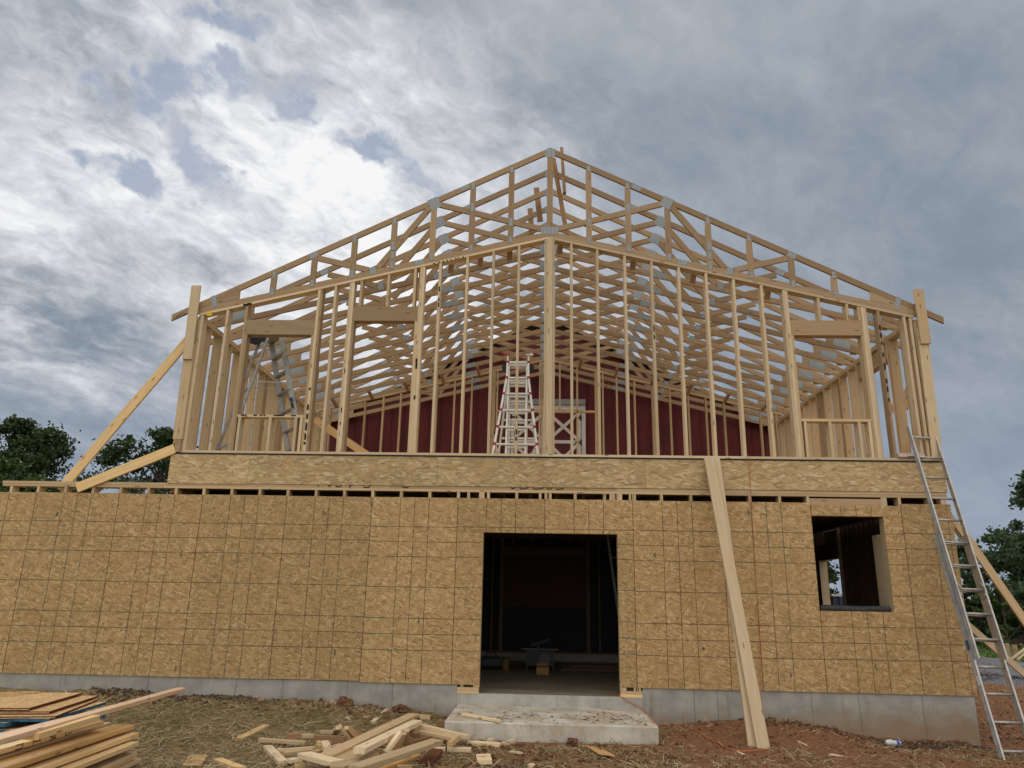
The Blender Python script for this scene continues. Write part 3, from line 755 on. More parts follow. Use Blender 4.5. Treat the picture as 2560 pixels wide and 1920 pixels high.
# ---------------------------------------------------------------- trusses
TP=8.085
def zt(a): return TP-.5*abs(a)
def zb(a): return PT-.2415*abs(a)+.0005
CW=.089
def cross(par,nm,m,x0,z0,x1,z1,y0=.0112,t=.0375,w=CW,ch=0):
    y=y0+t/2; return bm(nm,m,par,(XC+x0,y,z0),(XC+x1,y,z1),t,w,ch=0) if False else bmx(par,nm,m,(XC+x0,y,z0),(XC+x1,y,z1),w,t)
def bmx(par,nm,m,p0,p1,w,t):
    b=MB(); b.beam(p0,p1,w,t,(0,1,0)); return b.build(nm,m,par)
def cplate(par,x,z,w,h,ang=0,y=.0105,th=.0015,back=False):
    """toothed plate, width w along the direction ang"""
    b=MB(); c,s=math.cos(ang),math.sin(ang)
    p0=Vector((XC+x-c*w/2,y,z-s*w/2)); p1=Vector((XC+x+c*w/2,y,z+s*w/2))
    up=Vector((-s,0,c)); 
    q=[p0-up*h/2,p1-up*h/2,p1+up*h/2,p0+up*h/2]
    uo=rng.random()
    for yy,fl in ((y,0),(y+th,1)):
        pts=[Vector((v.x,yy,v.z)) for v in q]
        b.poly(pts if not fl else pts[::-1],[(uo,0),(uo+w,0),(uo+w,h),(uo,h)] if not fl else [(uo,h),(uo+w,h),(uo+w,0),(uo,0)])
    return b.build('connector_plate',PLATE,par)
def truss(label,gable):
    t=thing('roof_truss',label,'roof truss',(XC,0,PT),'scissor roof trusses' )
    m=WOODT
    yb=0
    for s in (-1,1):
        # chords as cut polygons: plumb cuts at the middle and at the tails
        for nm,zf,xe,sl in (('top_chord',zt,5.79,.5),('bottom_chord',None,5.46,.2415)):
            v=CW*math.sqrt(1+sl*sl)
            if nm=='top_chord': top=[(0.001,zt(0)),(xe,zt(xe))]; bot=[(xe,zt(xe)-v),(0.001,zt(0)-v)]
            else:
                top=[(0.001,zb(0)+v),(xe-.30,zb(xe-.30)+v),(xe,zb(xe)+.10)]; bot=[(xe,zb(xe)),(0.001,zb(0))]
            pts=top+bot; b=MB(); y0,y1=.0115,.049
            uo=rng.uniform(0,9); vo=rng.uniform(0,9)
            P=lambda a,y:(XC+s*a[0],y,a[1])
            uvs=[(uo+(q[1]+sl*q[0]),vo+q[0]) for q in pts]
            f=[P(a,y0) for a in pts]; bk=[P(a,y1) for a in pts]
            b.poly(f if s<0 else f[::-1],uvs if s<0 else uvs[::-1]); b.poly(bk[::-1] if s<0 else bk,uvs[::-1] if s<0 else uvs)
            n=len(pts)
            for k in range(n):
                k2=(k+1)%n
                b.poly([f[k],bk[k],bk[k2],f[k2]],[(uo,uvs[k][1]),(uo+.0375,uvs[k][1]),(uo+.0375,uvs[k2][1]),(uo,uvs[k2][1])])
            b.build(nm,m,t)
        bh=lambda a:zt(a)-.1
        bt=lambda a:zb(a)+.0925
        # heel wedge
        b=MB(); pts=[(4.55,zt(4.55)-.1),(5.2,zt(5.2)-.1),(5.2,bt(5.2)),(4.95,bt(4.95)),(4.95,zt(4.95)-.1)]
        y0,y1=.0125,.048
        pts=[(4.78,zt(4.78)-.101),(5.3,zt(5.3)-.101),(5.3,min(bt(5.3)+.001,zt(5.3)-.102)),(4.78,bt(4.78)+.001)]
        f=[(XC+s*a,y0,z) for a,z in pts]; k_=[(XC+s*a,y1,z) for a,z in pts]
        b.poly(f,[(0,0),(0,.5),(.1,.5),(.1,0)]); b.poly(k_[::-1],[(0,0),(0,.5),(.1,.5),(.1,0)])
        for k in range(4): b.poly([f[k],k_[k],k_[(k+1)%4],f[(k+1)%4]])
        b.build('heel_wedge',m,t)
        # diagonals
        yd=.0116 if not gable else .0122
        cross(t,'web',m,s*.06,zb(.06)+.13,s*1.76,zt(1.76)-.13,yd,.0365)
        cross(t,'web',m,s*1.90,zt(1.9)-.12,s*2.66,bt(2.66)+.02,yd+.0003,.0365)
        cross(t,'web',m,s*2.80,bt(2.8)+.02,s*3.62,zt(3.62)-.13,yd+.0006,.0362)
        ac,ab=-s*math.atan(.5),-s*math.atan(.2415)
        cplate(t,s*1.83,zt(1.83)-.085,.17,.19,ac,.0095)
        cplate(t,s*3.68,zt(3.68)-.06,.13,.09,ac,.0095)
        cplate(t,s*2.73,zb(2.73)+.075,.10,.11,ab,.0095)
        if gable:
            for k in (1,2,3,4,5,6,7):
                x=.61*k
                cross(t,'gable_stud',m,s*x,bt(x)-.004,s*x,bh(x)+.004,.0112 if k not in(1,2,4) else .0105,.0365)
                if k!=3 and k!=6: cplate(t,s*x,bh(x)+.012,.11,.05,R(90),.0078); 
                cplate(t,s*x,bt(x)-.002,.11,.05,R(90),.0078)
            for x,z in ((.61,zb(.61)+.40),(1.22,zt(1.22)-.47),(2.44,zb(2.44)+.42),(2.44,zb(2.44)+.28)): 
                cplate(t,s*x,z,.15,.05,R(90),.0076)
            cplate(t,s*1.36,zt(1.36)-.05,.15,.075,ac,.0095); cplate(t,s*2.02,zb(2.02)+.046,.15,.075,ab,.0095)
            cplate(t,s*5.16,zb(5.16)+.15,.19,.075,R(90)+ac*.5,.0095)
        else:
            cplate(t,s*1.75,zb(1.75)+.05,.27,.10,ab,.0095); cplate(t,s*5.03,zb(5.03)+.12,.30,.135,ab*1.2,.0095)
            cplate(t,s*1.36,zt(1.36)-.05,.15,.075,ac,.0095)
            bl=MB(); bl.box(XC+s*5.22-.05,XC+s*5.22+.05,.052,.075,zb(5.22)-.02,zb(5.22)+.05); bl.build('hold_down_tag',YEL,t) if s>0 else None
    cross(t,'king_post',m,0,zb(0)+.06,0,zt(0)-.12,.0108,.0368)
    cplate(t,0,zt(0)-.10,.155,.15,0,.0085); cplate(t,0,zb(0)+.10,.27,.125,0,.0085)
    if not gable:
        for q in (-1,1): cplate(t,q*.115,zb(0)+.06,.085,.14,0,.0087)
    return t
ft=truss('frontmost gable end truss with upright gable studs, flush with the upper front wall',True)
ord_=['second','third','fourth','fifth','sixth','seventh','eighth','ninth','tenth','eleventh','twelfth','thirteenth']
t1=truss('second roof truss counted from the front gable, right behind the gable end truss',False); t1.location.y=.61; 
ysT=[.6096*k for k in range(2,11)]+[6.70,7.30]
for i,y in enumerate(ysT):
    c=dup(t1,(XC,y,PT)); lab='%s roof truss counted from the front gable'%ord_[i+1]
    if i==8: lab+=', above the rear stud frame'
    if i>=9: lab+=', close to the red barn wall'
    c['label']=lab
    c.rotation_euler.z=R(rng.uniform(-.12,.12))
# lettering burned into the left tail of the front truss
txt('16972-',.075,(.40,.0108,5.105),0,0,ft,INK,ang=-math.atan(.5),ext=.0003)
txt('AG-16-00-00',.07,(1.02,.0108,5.43),0,0,ft,WOODB,ang=-math.atan(.5),ext=.0003)
bx('hold_down_tag',YEL,ft,.90,.985,-.004,.009,5.165,5.225)
# ridge scabs and temporary braces
def board(nm,lab,m,p0,p1,w=.14,t=.038,up=(0,1,0),cat='board',grp=None,ch=.002):
    b=MB(); b.beam(p0,p1,w,t,up,ch); o=b.build(nm,m); tag(o,lab,cat,grp); return o
board('brace_board','short upright board nailed at the ridge just right of the peak',WOODO,(6.385,.36,7.46),(6.335,.36,8.30),.05,.089)
board('brace_board','long slanting brace board behind the king post, right of the peak',WOODO,(6.43,.62,6.85),(6.20,.34,8.10),.07,.038)
board('brace_board','short upright board at the ridge left of the peak, the higher of two',WOODO,(5.985,1.5,7.57),(5.91,1.5,8.24),.10,.038)
board('brace_board','short upright board at the ridge left of the peak, the lower one',WOODO,(5.835,2.1,7.4),(5.79,2.1,8.16),.10,.038)
for s in (-1,1):
    for k in range(4):
        x=XC+s*(.62+.46*k if s<0 else .19+.0+1.04*k)
        if s>0: x=(6.32,7.46,8.38,9.5)[k]
        z=PT-.2415*abs(x-XC)
        o=bm('lookout_block',WOODO,uw,(x,.20,z+.08),(x-.02,.30,z-.12),.085,.038)
# ---------------------------------------------------------------- red barn
BY=7.5
bn=thing('red_barn','dark red ribbed-metal barn with white trimmed crossbuck doors, behind the new frame','barn',(XC,BY,0))
def barnwall(b):
    hw,ze,zp_=6.2,4.93,8.03
    # ribbed sheet: strip by strip, ribs every 0.30 m
    x=-hw
    def top(a): return zp_-.5*abs(a)
    cuts=[]; 
    while x<hw-.01:
        cuts+= [(x,0),(x+.19,0),(x+.2,-.018),(x+.225,-.018),(x+.235,0)]; x+=.3048
    cuts.append((hw,0))
    cuts=sorted(set(cuts+[(0.0,0)]))
    for (a,ya),(c,yc) in zip(cuts,cuts[1:]):
        b.poly([(XC+a,BY+ya,-.6),(XC+c,BY+yc,-.6),(XC+c,BY+yc,top(c)),(XC+a,BY+ya,top(a))])
one('wall',BARN,barnwall,bn)
def barnsides(b):
    for s in (-1,1): b.poly([(XC+s*6.2,BY,-.6),(XC+s*6.2,BY+14,-.6),(XC+s*6.2,BY+14,4.93),(XC+s*6.2,BY,4.93)])
    b.poly([(XC-6.2,BY+14,-.6),(XC+6.2,BY+14,-.6),(XC+6.2,BY+14,4.93),(XC,BY+14,8.03),(XC-6.2,BY+14,4.93)])
one('side_wall',BARN,barnsides,bn)
for s in (-1,1):
    b=MB(); b.beam((XC+s*.0,BY+7.,8.07),(XC+s*6.35,BY+7.,8.07-.5*6.35),14.3,.05,(0,0,1)); b.build('roof',ROOFD,bn)
    bm('rake_trim',ROOFD,bn,(XC,BY-.05,7.99),(XC+s*6.3,BY-.05,7.99-.5*6.3),.05,.12,(0,0,1))
bx('door_rail',BARNG,bn,5.12,7.10,BY-.09,BY-.03,5.745,5.88)
for k in range(8): bx('rail_bracket',ROOFD,bn,5.25+.24*k,5.29+.24*k,BY-.095,BY-.031,5.885,5.90)
bx('lintel_trim',BARNW,bn,5.16,7.10,BY-.055,BY-.021,5.615,5.735)
for a,c in ((5.16,5.26),(7.0,7.10)): bx('jamb_trim',BARNW,bn,a,c,BY-.054,BY-.021,3.05,5.612)
for a,c in ((5.275,6.125),(6.135,6.985)):
    dr=bx('door',BARN,bn,a,c,BY-.045,BY-.022,3.08,5.60)
    W=.075
    def trim(nm,*q): return bx(nm,BARNW,dr,*q)
    for x0,x1 in ((a,a+W),(c-W,c)): trim('stile',x0,x1,BY-.062,BY-.0455,3.08,5.60)
    for z0,z1 in ((5.53,5.60),(4.77,4.85),(3.98,4.05),(3.08,3.17)): trim('rail',a+W+.001,c-W-.001,BY-.062,BY-.0455,z0,z1)
    for z0,z1 in ((4.852,5.528),(4.052,4.768)):
        bm('cross_brace',BARNW,dr,(a+W,BY-.0535,z0+.02),(c-W,BY-.0535,z1-.02),.014,.075)
        b=MB(); b.beam((a+W,BY-.0555,z1-.02),(c-W,BY-.0555,z0+.02),.014,.075); b.build('cross_brace',BARNW,dr)
    for z in (4.80,5.42):
        xx=c if a>6 else a; s=-1 if a>6 else 1
        def hg(b):
            b.box(xx-.02,xx+.02,BY-.075,BY-.063,z-.07,z+.07); b.box(min(xx,xx+s*.14),max(xx,xx+s*.14),BY-.0745,BY-.0635,z-.018,z+.018)
        one('hinge',BLACKP,hg,dr)
# ---------------------------------------------------------------- extension ladder at the right corner
def rail_c(b,p0,p1,side,nrm,w,h,th=.004,fl=.02):
    """channel rail: web of height h along nrm, flanges pointing along side"""
    prof=[(-th/2,-h/2),(fl,-h/2),(fl,-h/2+th),(th/2,-h/2+th),(th/2,h/2-th),(fl,h/2-th),(fl,h/2),(-th/2,h/2)]
    b.prism(prof,p0,p1,side,nrm)
def extladder():
    P0=Vector((11.2257777,-.05343038,3.36559496)); D=Vector((.00536122,-.08108105,-.29376889)); S=Vector((.98905341,.14587653,-.02221231)).normalized()
    Nn=S.cross(D).normalized()     # pointing off the ladder plane
    if Nn.y>0: Nn=-Nn
    Wd=.3245
    t=thing('extension_ladder','tall aluminium extension ladder leaning on the right end of the upper floor','ladder',tuple(P0+D*13.6+S*Wd/2))
    for q,(sg) in enumerate((-1,1)):
        e=P0+S*(0 if q==0 else Wd)
        b=MB(); rail_c(b,e+D*-.62+S*sg*.012,e+D*9.75+S*sg*.012,S*sg,Nn,0,.062,.005,.02); b.build('fly_rail',ALU,t)
        b=MB(); o=Nn*-.075+S*sg*.022; rail_c(b,e+D*4.6+o,e+D*13.55+o,S*sg,Nn,0,.068,.005,.022); b.build('base_rail',ALU,t)
        b=MB(); b.beam(e+D*13.5+o-Nn*.05,e+D*13.5+o+Nn*.05,.05,.02,S,.002); b.build('foot',BLACKP,t)
    for k in range(14):
        o=Nn*-.075 if k>=10 else Vector((0,0,0)); ex=.01 if k>=10 else 0
        b=MB(); b.tube([P0+D*k+o-S*ex,P0+D*k+o+S*(Wd*.5)-(D*-.02 if k==1 else Vector((0,0,0))),P0+D*k+o+S*(Wd+ex)],.0155,10); b.build('rung',ALUD,t,smooth=True)
    for k in (5,6,7,8,9):
        o=Nn*-.075; b=MB(); b.tube([P0+D*k+o-S*.01,P0+D*k+o+S*(Wd+.01)],.015,10); b.build('rung',ALUD,t,smooth=True)
    for q in (0,1):
        e=P0+S*(Wd if q else 0)+D*6.7; b=MB(); b.tube([e,e+Nn*.05+D*.25,e+D*.55+Nn*.03,e+D*.62-Nn*.05],.008,6); b.build('rung_lock',ALU,t)
    e=P0-S*.034+Nn*-.075
    for k,c in ((9.0,BLUEP),(10.35,WHITE)):
        b=MB(); b.beam(e+D*k-S*.002,e+D*(k+.35)-S*.002,.05,.002,S); b.build('sticker',c,t)
extladder()
# ---------------------------------------------------------------- white multi-position ladder
def multiladder():
    zf=3.022
    t=thing('folding_ladder','white A-frame ladder with red rung collars left of the centre post','ladder',(5.64,1.2,zf))
    xc=5.645; 
    def yy(z,side): # front leans back
        f=(z-zf)/1.86; return (.62+f*.56) if side==0 else (1.86-f*.60)
    zr=[3.36+.291*k for k in range(6)]
    for side in (0,1):
        kneez=4.56
        hw0,hw1=.365,.172
        if side==0: xs_=lambda z: hw0+(hw1-hw0)*min(1,(z-zf)/(kneez-zf))
        else: xs_=lambda z: hw0+(hw1-hw0)*min(1,(z-zf)/(kneez-zf))
        for s in (-1,1):
            b=MB()
            pts=[(xc+s*xs_(z),yy(z,side),z) for z in (zf+.003,3.9,kneez-.05)]
            b.beam(pts[0],pts[2],.034,.062,(0,1,0),.003)
            b.beam((xc+s*(hw1),yy(kneez-.06,side),kneez-.06),(xc+s*hw1,yy(4.86,side),4.86),.034,.062,(0,1,0),.003)
            b.build('outer_rail',WHITE,t)
            b=MB(); b.beam((xc+s*.148,yy(zf+.2,side)+(.02 if side==0 else -.02),zf+.12),(xc+s*.148,yy(4.75,side)+.02,4.75),.028,.055,(0,1,0),.003); b.build('inner_rail',WHITE,t)
            b=MB(); b.tube([(xc+s*(xs_(3.34)-.02),yy(3.34,side),3.34),(xc+s*(xs_(3.34)-.005-.05),yy(3.2,side),3.26),(xc+s*(xs_(3.1)-.02),yy(3.1,side),3.12)],.008,6); b.build('rail_strut',WHITE,t)
        for k,z in enumerate(zr):
            h=xs_(z); y=yy(z,side)
            b=MB(); b.beam((xc-h,y,z),(xc+h,y,z),.045,.03,(0,0,1),.006); b.build('rung',WHITE,t)
            b=MB(); b.beam((xc-.14,y+.035,z-.035),(xc+.14,y+.035,z-.035),.05,.035,(0,0,1),.006); b.build('inner_rung',WHITE,t)
            if side==0:
                for s in (-1,1):
                    b=MB(); b.beam((xc+s*(h-.022),y-.003,z),(xc+s*(h+.024),y-.003,z),.072,.048,(0,0,1),.005); b.build('rung_collar',RED,t)
    for s in (-1,1):
        b=MB(); b.tube([(xc+s*.205,1.16,4.74),(xc+s*.205,1.30,4.74)],.06,14); b.build('hinge',BLACKP,t)
        b=MB(); b.beam((xc+s*.172,1.17,4.84),(xc+s*.172,1.17,4.96),.03,.05,(0,1,0),.003); b.build('rail_tip',WHITE,t)
        b=MB(); b.beam((xc+s*.13,1.14,4.945),(xc+s*.25,1.14,4.945),.03,.018,(0,0,1)); b.beam((xc+s*.215,1.13,4.92),(xc+s*.215,1.13,4.97),.03,.03,(0,1,0)); b.build('tip_clamp',RED if s<0 else WHITE,t)
        b=MB(); b.beam((xc+s*.335,yy(3.5,0)-.034,3.52),(xc+s*.318,yy(3.66,0)-.034,3.66),.014,.003,(0,1,0)); b.build('sticker',INK,t)
multiladder()
# ---------------------------------------------------------------- aluminium step ladder
def stepladder():
    zf=3.022; zt_=5.13
    t=thing('step_ladder','aluminium step ladder with wide treads inside the left window opening','ladder',(1.6,.9,zf))
    A0,A1=Vector((1.53,1.10,zt_)),Vector((2.05,1.16,zf)); B0,B1=Vector((1.80,.78,zt_)),Vector((2.40,.74,zf))
    C0,C1=Vector((1.62,.74,zt_)),Vector((1.17,.62,zf)); D0,D1=Vector((1.34,1.08,zt_)),Vector((.80,1.05,zf))
    for a,b_ in ((A0,A1),(B0,B1)):
        b=MB(); b.beam(a,b_,.028,.085,(1,0,0),.003); b.build('front_rail',ALUS,t)
    for a,b_ in ((C0,C1),(D0,D1)):
        b=MB(); b.beam(a,b_,.022,.045,(1,0,0),.003); b.build('rear_rail',ALUS,t)
    for k in range(1,7):
        f=.3048*k/2.108; a=A0.lerp(A1,f); c=B0.lerp(B1,f)
        b=MB(); b.beam(a,c,.085,.03,(0,0,1),.003); b.build('tread',ALUS,t)
        if k in (1,3,6): 
            a=C0.lerp(C1,f); c=D0.lerp(D1,f); b=MB(); b.beam(a,c,.02,.03,(0,0,1)); b.build('rear_brace',ALUS,t)
    b=MB(); b.beam((1.47,1.10,zt_),(1.78,.74,zt_),.19,.04,(0,0,1),.005); b.build('top_cap',ALUS,t)
    for a,c in ((B0.lerp(B1,.38),C0.lerp(C1,.38)),(A0.lerp(A1,.38),D0.lerp(D1,.38))):
        b=MB(); b.beam(a,c,.004,.022,(0,0,1)); b.build('spreader_bar',ALUS,t)
    b=MB(); p=B0.lerp(B1,.50)+Vector((-.015,-.044,0)); q=B0.lerp(B1,.53)+Vector((-.015,-.044,0)); b.beam(p,q,.05,.003,(0,1,0)); b.build('sticker',BLUEP,t)
    b=MB(); p=B0.lerp(B1,.54)+Vector((-.015,-.044,0)); q=B0.lerp(B1,.58)+Vector((-.015,-.044,0)); b.beam(p,q,.03,.003,(0,1,0)); b.build('sticker',INK,t)
    b=MB(); b.beam((1.24,.98,5.10),(1.56,.80,5.16),.22,.09,(0,0,1),.03); o=b.build('tool_tray',BLUEP,origin=(1.4,.9,5.08)); tag(o,'dark blue tool tray at the top of the step ladder under the left header','tray')
stepladder()
# ladder in the dark doorway
def darkladder():
    t=thing('wooden_ladder','shadowed ladder leaning inside the doorway at its upper right','ladder',(7.15,.6,-.1))
    a0,a1=Vector((6.955,.62,2.45)),Vector((7.36,1.5,-.11)); s=Vector((.32,.16,0))
    for k in (0,1):
        b=MB(); b.beam(a0+s*k,a1+s*k,.03,.08,(0,1,0),.002); b.build('rail',DIMM,t)
    for k in range(8):
        p=a0.lerp(a1,.05+.12*k); b=MB(); b.tube([p,p+s],.016,8); b.build('rung',DIMM,t)
darkladder()
# ---------------------------------------------------------------- braces and leaning planks

def plank(lab,p0,p1,w,t,face,m=WOOD,nm='brace_board',ch=.002,cat='board'):
    """plank whose wide face looks along 'face'"""
    p0,p1=Vector(p0),Vector(p1); b=MB(); b.beam(p0,p1,w,t,face,ch); o=b.build(nm,m); return tag(o,lab,cat)
FY=(0,-1,0)
plank('long steep plank bracing the upper left corner, foot behind the wing wall plate',(-1.03,.22,2.50),(.64,.19,4.93),.14,.038,FY,WOODY)
plank('shallow sloping plank from the wing wall plate up to the upper floor end',(-.63,-.012,2.505),(.72,-.012,3.095),.14,.038,FY,WOODY)
plank('diagonal plank inside the upper storey running down from the left side wall',(1.62,3.5,4.38),(2.75,3.5,3.66),.14,.038,FY,WOODY)
plank('short top plank lapped onto the long brace behind the extension ladder',(11.69,.62,2.74),(12.10,.62,2.05),.12,.038,FY,WOOD)
plank('long brace plank from the right side wall down to the soil, upper of two',(12.02,.58,2.22),(13.58,.58,-.62),.11,.038,FY,WOOD)
plank('lower plank bracing the right side wall, passing behind the ladder to the soil',(11.70,.55,1.08),(13.55,.55,-.66),.085,.038,FY,WOODX)
plank('slanting plank outside the upper right side wall, seen between studs',(11.69,1.6,4.4),(11.69,.5,3.15),.09,.038,(1,0,0),WOOD)
b=MB(); b.beam((11.66,1.0,4.05),(11.82,.95,4.42),.14,.038,(0,1,0)); tag(b.build('brace_board',WOOD),'stub of plank sticking out of the upper right side wall','board')
def leanp(lab,b0,t0,w,m):
    b0,t0=Vector(b0),Vector(t0); d=(t0-b0).normalized(); n=Vector((0,-1,0)); n=(n-d*n.dot(d)).normalized()
    b=MB(); side=d.cross(n)
    # wany edge: two or three segments of slightly different width
    b.beam(b0,t0,w,.038,n,.004); return tag(b.build('leaning_plank',m),lab,'plank')
leanp('front one of two long planks leaning on the wall right of the doorway',(8.525,-1.36,-.465),(8.386,-.085,3.035),.142,WOODX)
leanp('rear one of two long planks leaning on the wall right of the doorway',(8.445,-1.29,-.465),(8.474,-.042,3.025),.138,WOODX)
# string hanging from the deck
b=MB(); b.tube([(8.954,-.03,3.085),(8.953,-.022,3.04),(8.948,-.012,2.53),(8.940,-.012,1.6),(8.931,-.012,.947),(8.908,-.02,-.1),(8.90,-.03,-.34)],.004,5); tag(b.build('string',ORANGE),'thin orange string hanging from the deck edge down the sheathing','string')
# extension cord
cord=[(x,y,z) for x,y,z in [[7.0, 0.55, -0.115], [7.106, 0.045, -0.112], [7.142, 0.0, -0.135], [7.249, 0.0, -0.19], [7.348, -0.064, -0.236], [7.359, -0.58, -0.236], [7.352, -1.168, -0.236], [7.407, -1.061, -0.3], [7.542, -0.132, -0.44], [7.804, 0.169, -0.44], [7.917, -0.519, -0.44], [8.034, -1.143, -0.44], [8.128, -1.632, -0.44], [8.314, -1.688, -0.44], [8.548, -1.487, -0.44]]]
def smoothp(p,n=6):
    o=[]
    P=[Vector(q) for q in p]; P=[P[0]]+P+[P[-1]]
    for i in range(1,len(P)-2):
        for k in range(n):
            t=k/n; a,b_,c,d_=P[i-1],P[i],P[i+1],P[i+2]
            o.append(.5*((2*b_)+(c-a)*t+(2*a-5*b_+4*c-d_)*t*t+(3*b_-a-3*c+d_)*t**3))
    o.append(P[-2]); return o
pts=[]
for q in cord: pts.append(tuple(q))
pts=smoothp(pts)
pp=[]
for v in pts:
    if v.x>7.385 : v=Vector((v.x,min(v.y,-.02),max(gz(v.x,min(v.y,-.02))+.012,-.9)))
    pp.append(v)
b=MB(); b.tube(pp,.006,6); tag(b.build('power_cable',ORANGE,smooth=True),'orange extension cord trailing from the doorway over the landing and red soil','cord')
# pink foil box on deck
t=thing('shallow_box','shallow pale pink packet lying on the deck beside the ladder top','box',(11.2,-.0,3.04))
one('body',PINK,lambda b:b.beam((11.02,.05,3.105),(11.38,.05,3.105),.16,.05,(0,0,1),.012),t)
one('label_strip',INK,lambda b:b.box(11.14,11.36,-.0315,-.0305,3.088,3.098),t)
one('lid',PINK,lambda b:b.beam((11.03,.05,3.139),(11.37,.05,3.139),.15,.014,(0,0,1),.004),t)
# corrugated pipe on the window sill
def corr(b):
    x=9.80; pts=[];rr=[]
    while x<10.70:
        pts.append((x,.10,1.046+.004*math.sin(x*9))); rr.append(.042 if int((x-9.8)/.014)%2 else .031); x+=.014
    b.tube(pts,rr,14)
o=one('corrugated_pipe',plain('dark grey corrugated plastic',(.06,.062,.07),.45),corr); tag(o,'dark ribbed plastic pipe lying along the sill of the square window hole','pipe')
# ---------------------------------------------------------------- things on the shop floor
t=thing('table_saw','table saw with a pale top standing on the floor in the dark doorway','saw',(6.05,3.7,-.12))
bx('table_top',DIMM,t,5.70,6.36,3.5,4.1,.235,.26); bx('cabinet',TARP,t,5.79,6.28,3.56,4.0,-.03,.234)
for x in (5.79,6.26):
    for y in (3.56,3.98): bx('leg',TARP,t,x,x+.03,y,y+.03,-.12,-.032)
bx('fence',BLACKP,t,5.98,6.03,3.48,4.1,.262,.31)
one('hand_wheel',DIMM,lambda b:b.tube([(6.12,3.53,.08),(6.12,3.555,.08)],.10,18),t)
one('blade_guard',BLACKP,lambda b:b.beam((5.88,3.7,.30),(6.2,3.7,.40),.03,.07,(0,0,1),.01),t)
t=thing('cardboard_box','small open cardboard box on the floor before the table saw','box',(6.08,3.0,-.12))
bx('body',CARD,t,5.98,6.19,2.93,3.10,-.12,.0); bm('flap',CARD,t,(6.08,2.92,.0),(6.08,2.86,.03),.19,.004); bm('flap',CARD,t,(6.08,3.11,.0),(6.08,3.16,.05),.19,.004)
t=thing('tool_bag','dark crumpled tool bag on the floor left of the doorway','bag',(5.15,3.7,-.12))
one('body',TARP,lambda b:b.beam((4.99,3.7,0.0),(5.33,3.72,.01),.2,.2,(0,0,1),.05),t); one('handle',BLACKP,lambda b:b.tube([(5.05,3.7,.1),(5.1,3.7,.17),(5.22,3.7,.17),(5.27,3.7,.1)],.012,6),t)
t=thing('yellow_tub','small yellow tub on the floor beside the tool bag','tub',(5.42,3.6,-.12))
one('body',plain('shade-darkened yellow tub',(.17,.12,.03),.6),lambda b:b.tube([(5.43,3.62,-.119),(5.43,3.62,.07)],[.065,.072],14),t); one('lid',BLACKP,lambda b:b.tube([(5.43,3.62,.071),(5.43,3.62,.09)],.076,14),t)  # tub's yellow darkened to stand in for the doorway shade
for i,(y,z,x0,x1) in enumerate(((3.75,-.10,6.40,7.40),(4.05,-.10,6.46,7.6),(4.3,-.10,6.6,7.9),(4.1,-.06,6.6,7.7))):
    plank(['nearest board lying on the dark floor right of the saw','second board on the dark floor right of the saw','rearmost board on the dark floor right of the saw','board lying on top of two others on the dark floor'][i],(x0,y,z),(x1,y+.1,z),.12,.037,(0,0,1),WOODD,'floor_board')
